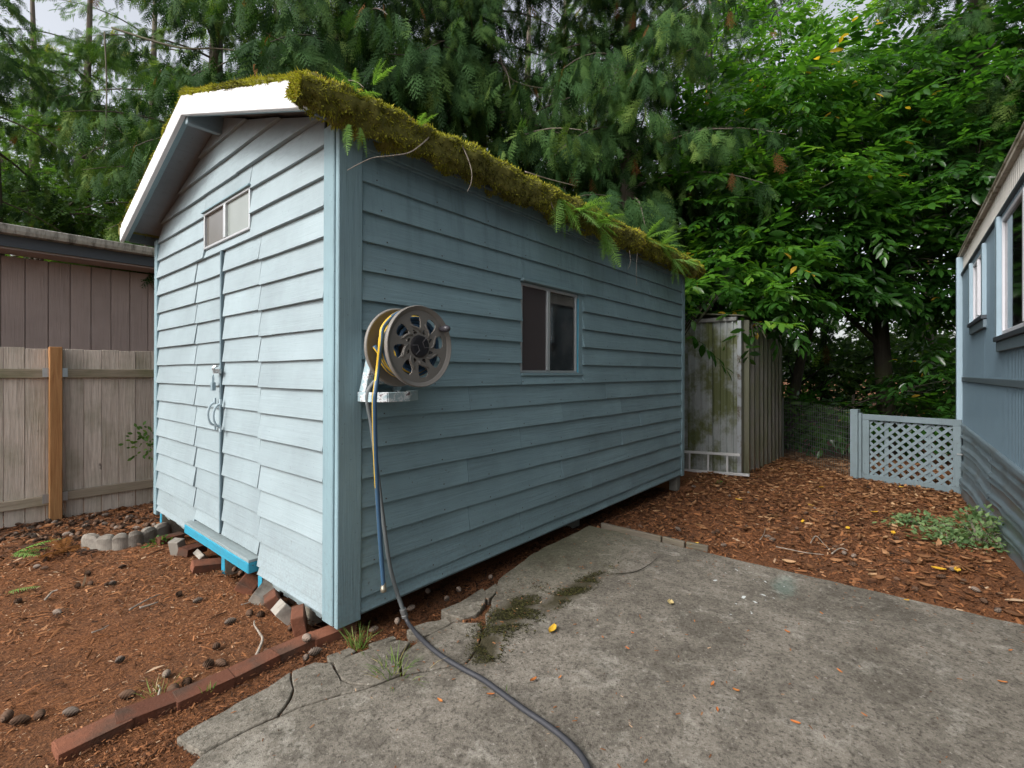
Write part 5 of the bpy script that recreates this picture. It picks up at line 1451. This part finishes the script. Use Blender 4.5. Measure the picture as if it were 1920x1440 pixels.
weed(gp(300, 1022), 'small green weed beside the end of the scalloped edging', 'plants in the left bed', 60, .09, .07, .036)
weed(on_y(281, 822, 4.42), 'leafy green sprig poking through the cedar fence beside the shed corner', 'plants in the left bed', 110, .17, .16, .05, M_maple, 'sprig', 'ivy_sprig').rotation_euler = (PI / 2, 0, 0)
weed(gp(232, 946), 'low green weeds at the foot of the cedar fence', 'plants in the left bed', 50, .16, .04, .04)
weed(gp(278, 942), 'tiny weeds at the foot of the fence next to the shed corner', 'plants in the left bed', 30, .10, .04, .04)
weed(gp(1350, 908), 'tiny green weed on the leaf litter below the ladder', 'plants on the right bed', 24, .06, .03, .03)
M_grass = attr_leaf('grass_blades', [(0, (.07, .14, .03)), (.55, (.13, .21, .045)), (.8, (.20, .24, .07)), (.9, (.34, .28, .14)), (1, (.42, .35, .2))], .6, .3, .2)
def grass(p, label, n, r, h):
    o = thing('grass_tuft', label, 'grass tuft', tuple(p), 'grass tufts in the patio cracks')
    pos = RNG.normal(0, r * .35, (n, 3)); pos[:, 2] = 0
    dr = pos * 3.0 + RNG.normal(0, .06, (n, 3)); dr[:, 2] = np.abs(RNG.normal(.16, .06, n))
    tV = np.array([(0, -.006, 0), (0, .006, 0), (.5, .005, .02), (.5, -.005, .02), (1, 0, -.12)]); tF = np.array([(0, 1, 2), (0, 2, 3), (3, 2, 4)])
    V, F, R = scatter(tV, tF, pos, frames(dr, np.stack([-pos[:, 0], -pos[:, 1], np.full(n, .1)], 1) + RNG.normal(0, .05, (n, 3))), np.stack([RNG.uniform(.4, 1.1, n) * h, np.full(n, .28), np.full(n, h)], 1), RNG.random(n))
    link('blades', npmesh('blades', V, F, M_grass, R), o, local=True)['kind'] = 'stuff'
grass(gp(672, 1213), 'grass tuft in the crack next to the brick at the shed corner', 60, .06, .11)
grass(gp(738, 1264), 'wider sparse grass tuft growing from the cracked concrete by the hose', 70, .11, .12)
grass(gp(388, 1296, .04), 'tiny wisp of grass on the fourth edging brick', 9, .03, .04)
grass(gp(295, 1305), 'thin dry grass wisp on the mulch by the dark edging brick', 16, .06, .10)
grass(gp(945, 1304, .012), 'small green sprig lying on the patio by the hose', 6, .05, .03)

# ------------------------------------------------------------------ litter
M_chip_ = attr_leaf('needle_chips', [(0, (.030, .017, .011)), (.22, (.085, .040, .022)), (.45, (.19, .080, .036)), (.68, (.27, .112, .046)), (.88, (.33, .165, .08)), (1, (.46, .32, .21))], .85, .05, .15)
def in_left(x, y): return (y > .06 + .06 * np.maximum(0, -x) * .3) & ((x < -.02) | (y > 3.02)) & (y < 4.48)
def chips(n, x0, x1, y0, y1, lmin, lmax, test, base, wid=.28):
    x, y = RNG.uniform(x0, x1, n), RNG.uniform(y0, y1, n)
    dc = np.hypot(x - CAMX, y - CAMY)
    ok = test(x, y) & (RNG.random(n) < np.clip(2.6 / dc, .12, 1)); x, y, dc = x[ok], y[ok], dc[ok]
    z = np.array([gz(a, b) for a, b in zip(x, y)]) + RNG.uniform(.001, .012, len(x)); k = len(x)
    a = RNG.uniform(0, 2 * PI, k); dr = np.stack([np.cos(a), np.sin(a), RNG.normal(0, .28, k)], 1); nr = RNG.normal(0, .45, (k, 3)) + (0, 0, 1)
    L = RNG.uniform(lmin, lmax, k) ** 1. * np.where(RNG.random(k) < .06, 2., 1.) * np.clip(dc / 2.4, 1, 1.7)
    tV = np.array([(0, -wid / 2, 0), (0.1, wid / 2, 0), (1, wid / 2 * .6, 0), (.95, -wid / 2, .0), (.5, 0, .12)]) - np.array((.5, 0, 0)); tF = np.array([(0, 4, 1), (1, 4, 2), (2, 4, 3), (3, 4, 0)])
    cn = np.array([mnoise.noise((p * 1.7, q * 1.7, 0)) for p, q in zip(x, y)])
    return scatter(tV, tF, np.stack([x, y, z], 1), frames(dr, nr), L, np.clip(base + .22 * cn + RNG.normal(0, .22, k), 0, 1))
def join(parts):
    V, F, R = [], [], []; o = 0
    for v, f, r in parts: V.append(v); F.append(f + o); R.append(r); o += len(v)
    return np.concatenate(V), np.concatenate(F), np.concatenate(R)
V, F, R = join([chips(190000, -3.2, 2.6, .03, 4.5, .004, .013, lambda x, y: in_left(x, y) & (RNG.random(len(x)) < .35 + .65 * (np.sin(x * 3.1 + 2 * np.sin(y * 2.3)) * np.sin(y * 2.7 + x) * .5 + .5)), .56), chips(14000, -2.4, 1.5, 1.6, 4.48, .02, .045, lambda x, y: in_left(x, y) & (y > 2.6 - .2 * x), .25), chips(9000, -3, 2.4, .03, 4.4, .02, .045, in_left, .5, .07), chips(800, -3, 2.4, .03, 4.4, .015, .028, in_left, .62, .3)])
tag(link('left_litter', npmesh('litter', V, F, M_chip_, R)), 'reddish needle and bark litter covering the left bed', kind='stuff').name = 'needle_litter'
right = lambda x, y: (x > 2.27) & (y < .1) & ((y < -.02) | (x > 4.4)) & ((x < 5.68) | (y < -.36)) & (y > -2.6)
V, F, R = join([chips(52000, 2.25, 8.5, -2.62, .1, .008, .026, right, .42), chips(5000, 2.2, 4.4, -.06, .3, .008, .02, lambda x, y: x > 2.2, .2), chips(6000, .0, 2.4, -.34, .12, .006, .018, lambda x, y: y > -.30 + .1 * x, .08), chips(5000, -1.1, .15, -.24, .05, .005, .016, lambda x, y: (y < .03) & (y > -.10 + .13 * x), .4), chips(16000, -1.0, .55, -.85, -.1, .005, .016, lambda x, y: y < -.08, .38)])  # litter under the wall coloured darker: dark soil plus painted contact shade
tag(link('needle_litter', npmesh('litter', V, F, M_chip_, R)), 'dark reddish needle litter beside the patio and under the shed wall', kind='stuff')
# bits on the concrete
def slabt(x, y): return (y < -.14) & (x < 2.24)
x, y = RNG.uniform(-1.6, 2.24, 3400), RNG.uniform(-2.6, -.1, 3400)
ok = RNG.random(3400) < np.clip(.12 + .9 * np.exp(-((x - .9) / .8) ** 2 - ((y + .5) / .25) ** 2) + .25 * (x > 2.0), 0, 1)
x, y = x[ok], y[ok]; k = len(x); a = RNG.uniform(0, 2 * PI, k)
tV = np.array([(0, -.13, 0), (0.1, .13, 0), (1, .08, 0), (.95, -.12, .0), (.5, 0, .12)]); tF = np.array([(0, 4, 1), (1, 4, 2), (2, 4, 3), (3, 4, 0)])
V, F, R = scatter(tV, tF, np.stack([x, y, np.full(k, .016)], 1), frames(np.stack([np.cos(a), np.sin(a), RNG.normal(0, .08, k)], 1), RNG.normal(0, .2, (k, 3)) + (0, 0, 1)), RNG.uniform(.004, .022, k), np.clip(RNG.normal(.6, .22, k), 0, 1))
tag(link('patio_debris', npmesh('debris', V, F, M_chip_, R)), 'loose needles and bark crumbs on the patio', kind='stuff')
M_crumb = attr_leaf('dark_moss_crumbs', [(0, (.012, .012, .006)), (.5, (.040, .038, .016)), (.8, (.085, .085, .025)), (1, (.14, .10, .04))], .9, .05, .1)
pp = []
for (cx, cy, rx, ry, ro) in MOSS_BLOBS:
    k = int(7000 * rx * ry / .06); u = RNG.normal(0, .48, (k, 2)) * (rx, ry); ca, sa = math.cos(ro), math.sin(ro)
    q = np.stack([cx + u[:, 0] * ca - u[:, 1] * sa, cy + u[:, 0] * sa + u[:, 1] * ca], 1)
    cn = np.array([mnoise.noise((a_ * 9, b_ * 9, 0)) for a_, b_ in q]); pp.append(q[cn > -.08])
q = np.concatenate(pp); q = q[(q[:, 1] < -.16)]; k = len(q); a = RNG.uniform(0, 6.28, k)
V, F, R = scatter(tV, tF, np.stack([q[:, 0], q[:, 1], np.full(k, .015)], 1), frames(np.stack([np.cos(a), np.sin(a), RNG.normal(.15, .25, k)], 1), RNG.normal(0, .4, (k, 3)) + (0, 0, 1)), RNG.uniform(.005, .016, k), np.clip(RNG.normal(.42, .24, k), 0, 1))
tag(link('moss_crumbs', npmesh('moss_crumbs', V, F, M_crumb, R)), 'dark moss and rotten crumbs in a band on the patio', kind='stuff')
# fallen leaves: each its own thing
def fallen_mat(name, c1, c2):
    t = NT(name); rnd = t.n('ObjectInfo').outputs['Random']; nz = t.noise(t.coord((1, 1, 1)), 40, 4, .6)
    c = t.mix(rnd, c1, c2); c = t.mix(t.math('MULTIPLY', nz, .5), c, tuple(q * .5 for q in c1)); return t.surf(c, .7, t.bump(nz, .3, .003), spec=.3)
M_fb = fallen_mat('fallen_brown_leaf', (.17, .075, .03), (.40, .22, .11)); M_fy = fallen_mat('fallen_yellow_leaf', (.60, .33, .02), (.65, .42, .05)); M_fo = fallen_mat('fallen_rust_leaf', (.38, .12, .03), (.50, .20, .05))
def curled_leaf(mat, L, W, curl):
    st = np.linspace(0, 1, 7); V = []; F = []
    for i, s in enumerate(st):
        w = W * math.sin(PI * (.04 + .92 * s)) ** .8 / 2
        for j, u in enumerate((-1, -.5, 0, .5, 1)):
            V.append(((s - .5) * L, w * u, L * (curl * u * u * .35 + curl * (s - .5) ** 2 * .8 + RNG.normal(0, .008))))
    for i in range(6):
        for j in range(4): q = i * 5 + j; F.append((q, q + 1, q + 6, q + 5))
    return npmesh('fallen_leaf', np.array(V), np.array(F), mat, smooth=True)
brown = [curled_leaf(M_fb, .10, .042, c) for c in (.15, .35, .6, .9)]
G = 'dry brown leaves on the right bed'
cnt = 0; tries = 0
while cnt < 250 and tries < 20000:
    tries += 1
    x, y = random.uniform(2.35, 8.2), random.uniform(-2.5, .05)
    if not right(np.array([x]), np.array([y]))[0]: continue
    dens = min(1, .12 + .18 * max(0, x - 3.0) + .25 * max(0, -1.3 - y))
    if random.random() > dens: continue
    o = link('fallen_leaf', random.choice(brown)); s = random.uniform(.45, .95)
    o.location = (x, y, gz(x, y) + .014); o.rotation_euler = (random.gauss(0, .25), random.gauss(0, .25), random.uniform(0, 6.28)); o.scale = (s, s, s)
    tag(o, 'dry curled brown leaf lying on the bed beyond the patio', 'leaf', G); cnt += 1
tl_ = brown[1]; cv = np.array([v.co[:] for v in tl_.vertices]); cf = np.array([q.vertices[:] for q in tl_.polygons])
n = 5200; x, y = RNG.uniform(2.35, 9, n), RNG.uniform(-2.55, .1, n)
ok = right(x, y) & (RNG.random(n) < np.clip(.10 + .26 * np.maximum(0, x - 2.9) + .2 * np.maximum(0, -1.3 - y), 0, 1)); x, y = x[ok], y[ok]; k = len(x)
a = RNG.uniform(0, 6.28, k); dr = np.stack([np.cos(a), np.sin(a), RNG.normal(0, .18, k)], 1)
V, F, R = scatter(cv, cf, np.stack([x, y, np.array([gz(q, w_) for q, w_ in zip(x, y)]) + RNG.uniform(.006, .02, k)], 1), frames(dr, RNG.normal(0, .25, (k, 3)) + (0, 0, 1)), RNG.uniform(.32, .85, k), np.clip(RNG.normal(.52, .22, k), 0, 1))
tag(link('leaf_litter', npmesh('leaf_litter', V, F, attr_leaf('dry_leaf_litter', [(0, (.05, .024, .013)), (.4, (.145, .066, .029)), (.75, (.27, .135, .062)), (1, (.42, .27, .15))], .75, .1, .2), R, smooth=True)), 'dense dry brown leaf litter on the right bed', kind='stuff')
yel = [curled_leaf(M_fy, .062, .030, c) for c in (.15, .35, .5)]; rust = [curled_leaf(M_fo, .040, .016, c) for c in (.3, .6)]
def lay(px, py, me, s, label, grp, dz=.02, rz=None):
    o = link('fallen_leaf', me); o.location = gp(px, py, dz); o.rotation_euler = (random.gauss(0, .12), random.gauss(0, .12), random.uniform(0, 6.28) if rz is None else rz); o.scale = (s, s, s)
    return tag(o, label, 'leaf', grp)
lay(1036, 1181, yel[1], 1.15, 'bright yellow curled leaf lying alone on the concrete patio', 'yellow leaves', .022, .2)
lay(1257, 1131, curled_leaf(fallen_mat('fallen_pale_leaf', (.42, .33, .13), (.5, .4, .2)), .055, .04, .5), .9, 'small folded tan leaf on the patio near the pale scraped streak', 'yellow leaves')
lay(1700, 1125, yel[0], .6, 'small yellow leaf on the patio edge by the paint specks', 'yellow leaves', .03)
lay(1272, 1052, yel[0], .4, 'tiny pale yellow leaf near the far edge of the patio', 'yellow leaves')
for i, (px, py) in enumerate(((1690, 914), (1540, 914), (1385, 938), (1505, 979), (1675, 1000), (1520, 947), (1795, 1070), (1590, 990), (1302, 1020), (1760, 1066), (1465, 880), (1640, 960))):
    lay(px, py, random.choice(yel), random.uniform(.8, 1.3), 'yellow leaf among the dry brown leaves on the right bed', 'yellow leaves on the right bed', .03)
for (px, py) in ((1176, 1215), (1336, 1282), (1120, 1163), (1108, 1056), (1092, 1063), (1302, 1165), (1345, 1332), (1492, 1355), (1880, 1279), (1540, 1150), (1895, 1220), (1476, 1185), (1186, 1187), (825, 1315), (920, 1302), (1000, 1276), (1574, 1258), (1380, 1295), (1620, 1340), (1050, 1270), (1130, 1195)):
    lay(px, py, random.choice(rust), random.uniform(.4, .85), 'small rust orange leaf scrap on the concrete patio', 'rust leaf scraps on the patio')
# cones
def cone_mesh(name, L, R_, mat):
    V, F = [], []; nr, ns = 10, 10
    for i in range(nr + 1):
        s = i / nr; r = R_ * math.sin(PI * (.06 + .9 * s)) ** .75
        for j in range(ns):
            a = 2 * PI * j / ns; rr = r * (1.42 if (j + i) % 2 == 0 else .5)
            V.append(((s - .5) * L + (.08 * L if (j + i) % 2 == 0 else -.02 * L), rr * math.cos(a), rr * math.sin(a)))
    for i in range(nr):
        for j in range(ns): F.append((i * ns + j, i * ns + (j + 1) % ns, (i + 1) * ns + (j + 1) % ns, (i + 1) * ns + j))
    return npmesh(name, np.array(V), np.array(F), mat, [1. if (j + i) % 2 == 0 else 0. for i in range(nr + 1) for j in range(ns)])
def cone_mat(name, c1, c2):
    t = NT(name); nz = t.noise(t.coord((1, 1, 1)), 70, 3, .6); rnd = t.n('ObjectInfo').outputs['Random']
    return t.surf(t.mix(t.math('MULTIPLY', t.n('Attribute', attribute_name='rnd').outputs['Fac'], t.math('ADD', .45, t.math('ADD', t.math('MULTIPLY', nz, .5), t.math('MULTIPLY', rnd, .4))), True), c1, c2), .85, spec=.2)
M_cone = cone_mat('cone_scales', (.026, .015, .010), (.16, .095, .062)); M_coneg = cone_mat('grey_cone_scales', (.05, .036, .028), (.27, .21, .17))
cones = [cone_mesh('fir_cone', .056, .014, M_cone), cone_mesh('fir_cone', .042, .016, M_cone)]; coneg = cone_mesh('fir_cone', .056, .014, M_coneg)
def cone(px, py, me, label, grp, s=1., p=None):
    o = link('fir_cone', me); o.location = p or gp(px, py, .016); o.rotation_euler = (random.uniform(0, 6), random.gauss(0, .15), random.uniform(0, 6.28)); o.scale = (s, s, s)
    return tag(o, label, 'cone', grp)
cone(576, 1196, coneg, 'grey fir cone lying on top of the second edging brick', 'grey cones by the edging bricks', 1., gp(576, 1196, .05))
cone(592, 1221, coneg, 'grey fir cone in the gap below the second edging brick', 'grey cones by the edging bricks')
cone(574, 1232, coneg, 'small grey cone on the concrete rim below the edging bricks', 'grey cones by the edging bricks', .7)
for (px, py, g) in ((226, 1236, 1), (312, 1264, 1), (134, 1334, 1), (325, 1293, 0), (240, 1302, 0), (75, 1340, 0), (40, 1350, 0), (12, 1344, 0), (405, 1212, 0), (415, 1243, 0), (390, 1245, 0), (468, 1150, 0), (488, 1152, 0), (433, 1164, 1), (545, 1178, 0), (395, 1275, 0), (350, 1278, 0), (500, 1222, 0),
                   (33, 1127, 0), (145, 1098, 0), (170, 1094, 0), (202, 1095, 0), (212, 1093, 1), (335, 1114, 0), (262, 1022, 0), (230, 1062, 0), (164, 1075, 0), (70, 1062, 1), (85, 1065, 0), (108, 1148, 1), (372, 1125, 1)):
    cone(px, py, coneg if g else random.choice(cones), 'fir cone lying on the orange needle litter of the left bed', 'cones on the left bed', random.uniform(.75, 1.0) * (1.05 if py > 1200 else 1.))
for _ in range(120):
    px = random.uniform(0, 300); py = random.uniform(962, 1015)
    if px > 150 and py > 992: continue
    cone(px, py, coneg if random.random() < .25 else random.choice(cones), 'fir cone in the thick cone litter below the cedar fence', 'cones piled along the fence', random.uniform(.8, 1.3))
for (px, py) in ((452, 1075), (440, 1068), (480, 1080), (533, 1110), (545, 1130), (515, 1118), (500, 1100)):
    cone(px, py, random.choice(cones), 'dark cone tucked under the shed front behind the bricks', 'cones under the shed', .9)
for _ in range(34):
    x, y = random.uniform(2.4, 4.6), random.uniform(-2.4, -.1)
    if random.random() < .3: x = random.uniform(2.35, 2.9); y = random.uniform(-2.5, -1.7)
    cone(0, 0, coneg if random.random() < .4 else random.choice(cones), 'small cone on the needle litter between the patio and the gate', 'cones on the right bed', random.uniform(.7, 1.), Vector((x, y, gz(x, y) + .014)))
for (px, py) in ((803, 1108), (860, 1105), (838, 1122), (920, 1082), (700, 1180), (770, 1140), (745, 1165)):
    cone(px, py, coneg, 'cone in the dark gap under the long shed wall', 'cones under the long wall', .8)
# sticks and twigs
def stick(name, pts, r, label, cat='twig', mat=None, grp=None):
    sp = smooth_path(pts, 6); n = len(sp)
    return tag(MB().tube(sp, [r * (1 - .6 * i / n) for i in range(n)], 6).build(name, mat or M_twig, smooth=True), label, cat, grp)
S = lambda *q: [gp(a, b, .02 + random.uniform(0, .01)) for a, b in q]
stick('twig', S((481, 1228), (492, 1200), (486, 1186), (477, 1172), (477, 1164)), .007, 'pale crooked root lying on the mulch by the brick edging')
stick('twig', S((243, 1143), (275, 1125), (300, 1114)), .006, 'longer of two dry sticks lying together on the left mulch')
stick('twig', S((262, 1140), (285, 1133), (296, 1129)), .007, 'shorter of two dry sticks lying together on the left mulch')
stick('twig', S((85, 1124), (98, 1110), (108, 1106)), .007, 'short pale stick on the left mulch near the fence end')
stick('twig', S((172, 1186), (190, 1180), (204, 1172)), .004, 'thin dark stick in the middle of the left mulch')
stick('twig', S((293, 1318), (298, 1300), (300, 1290), (296, 1284)), .005, 'pale hooked twig beside the dark edging brick')
stick('twig', S((452, 1134), (470, 1129)), .004, 'short pale splinter on the mulch below the shed front')
stick('twig', S((1155, 1076), (1190, 1072), (1215, 1060), (1232, 1046)), .004, 'thin curved dark twig on the far part of the patio', mat=M_bark2)
stick('twig', S((1455, 1025), (1480, 1030), (1510, 1036), (1545, 1040)), .005, 'long dry twig on the right bed past the patio edge')
stick('twig', S((1520, 1018), (1530, 1005), (1545, 1020), (1555, 1030)), .004, 'forked dry twig on the right bed')
stick('twig', S((1560, 1038), (1575, 1028), (1590, 1032)), .006, 'short thick twig on the right bed')
stick('twig', S((1425, 1012), (1432, 1002), (1435, 990)), .004, 'small upright twig on the right bed near the timber strips')
yv = -.25
T = lambda *q: [on_y(a, b, yy) for a, b, yy in q]
stick('twig', T((812, 246, -.16), (800, 262, -.22), (770, 285, -.26), (735, 292, -.28), (700, 296, -.30), (672, 308, -.31), (652, 319, -.32)), .0042, 'long pale twig sticking out from the moss over the near corner trim')
stick('twig', T((855, 255, -.18), (872, 285, -.24), (883, 315, -.26), (884, 340, -.26), (876, 360, -.26)), .0042, 'pale hooked twig hanging from the moss above the hose reel')
stick('twig', T((640, 152, -.05), (665, 152, -.12), (682, 164, -.16)), .0035, 'short twig lying on top of the moss near the gable')
stick('twig', T((985, 322, -.1), (1030, 336, -.12), (1078, 348, -.12)), .0045, 'thin straight twig poking above the moss before the ferns')
stick('twig', T((1180, 470, -.2), (1182, 492, -.22), (1177, 505, -.22)), .003, 'root thread hanging from the moss below the ferns')
stick('twig', T((1195, 474, -.2), (1193, 505, -.22), (1194, 535, -.22)), .003, 'longest root thread hanging over the siding near the far end')
stick('twig', T((1033, 365, -.2), (1035, 385, -.23), (1042, 398, -.23)), .003, 'dangling root strand at the near end of the fern patch')
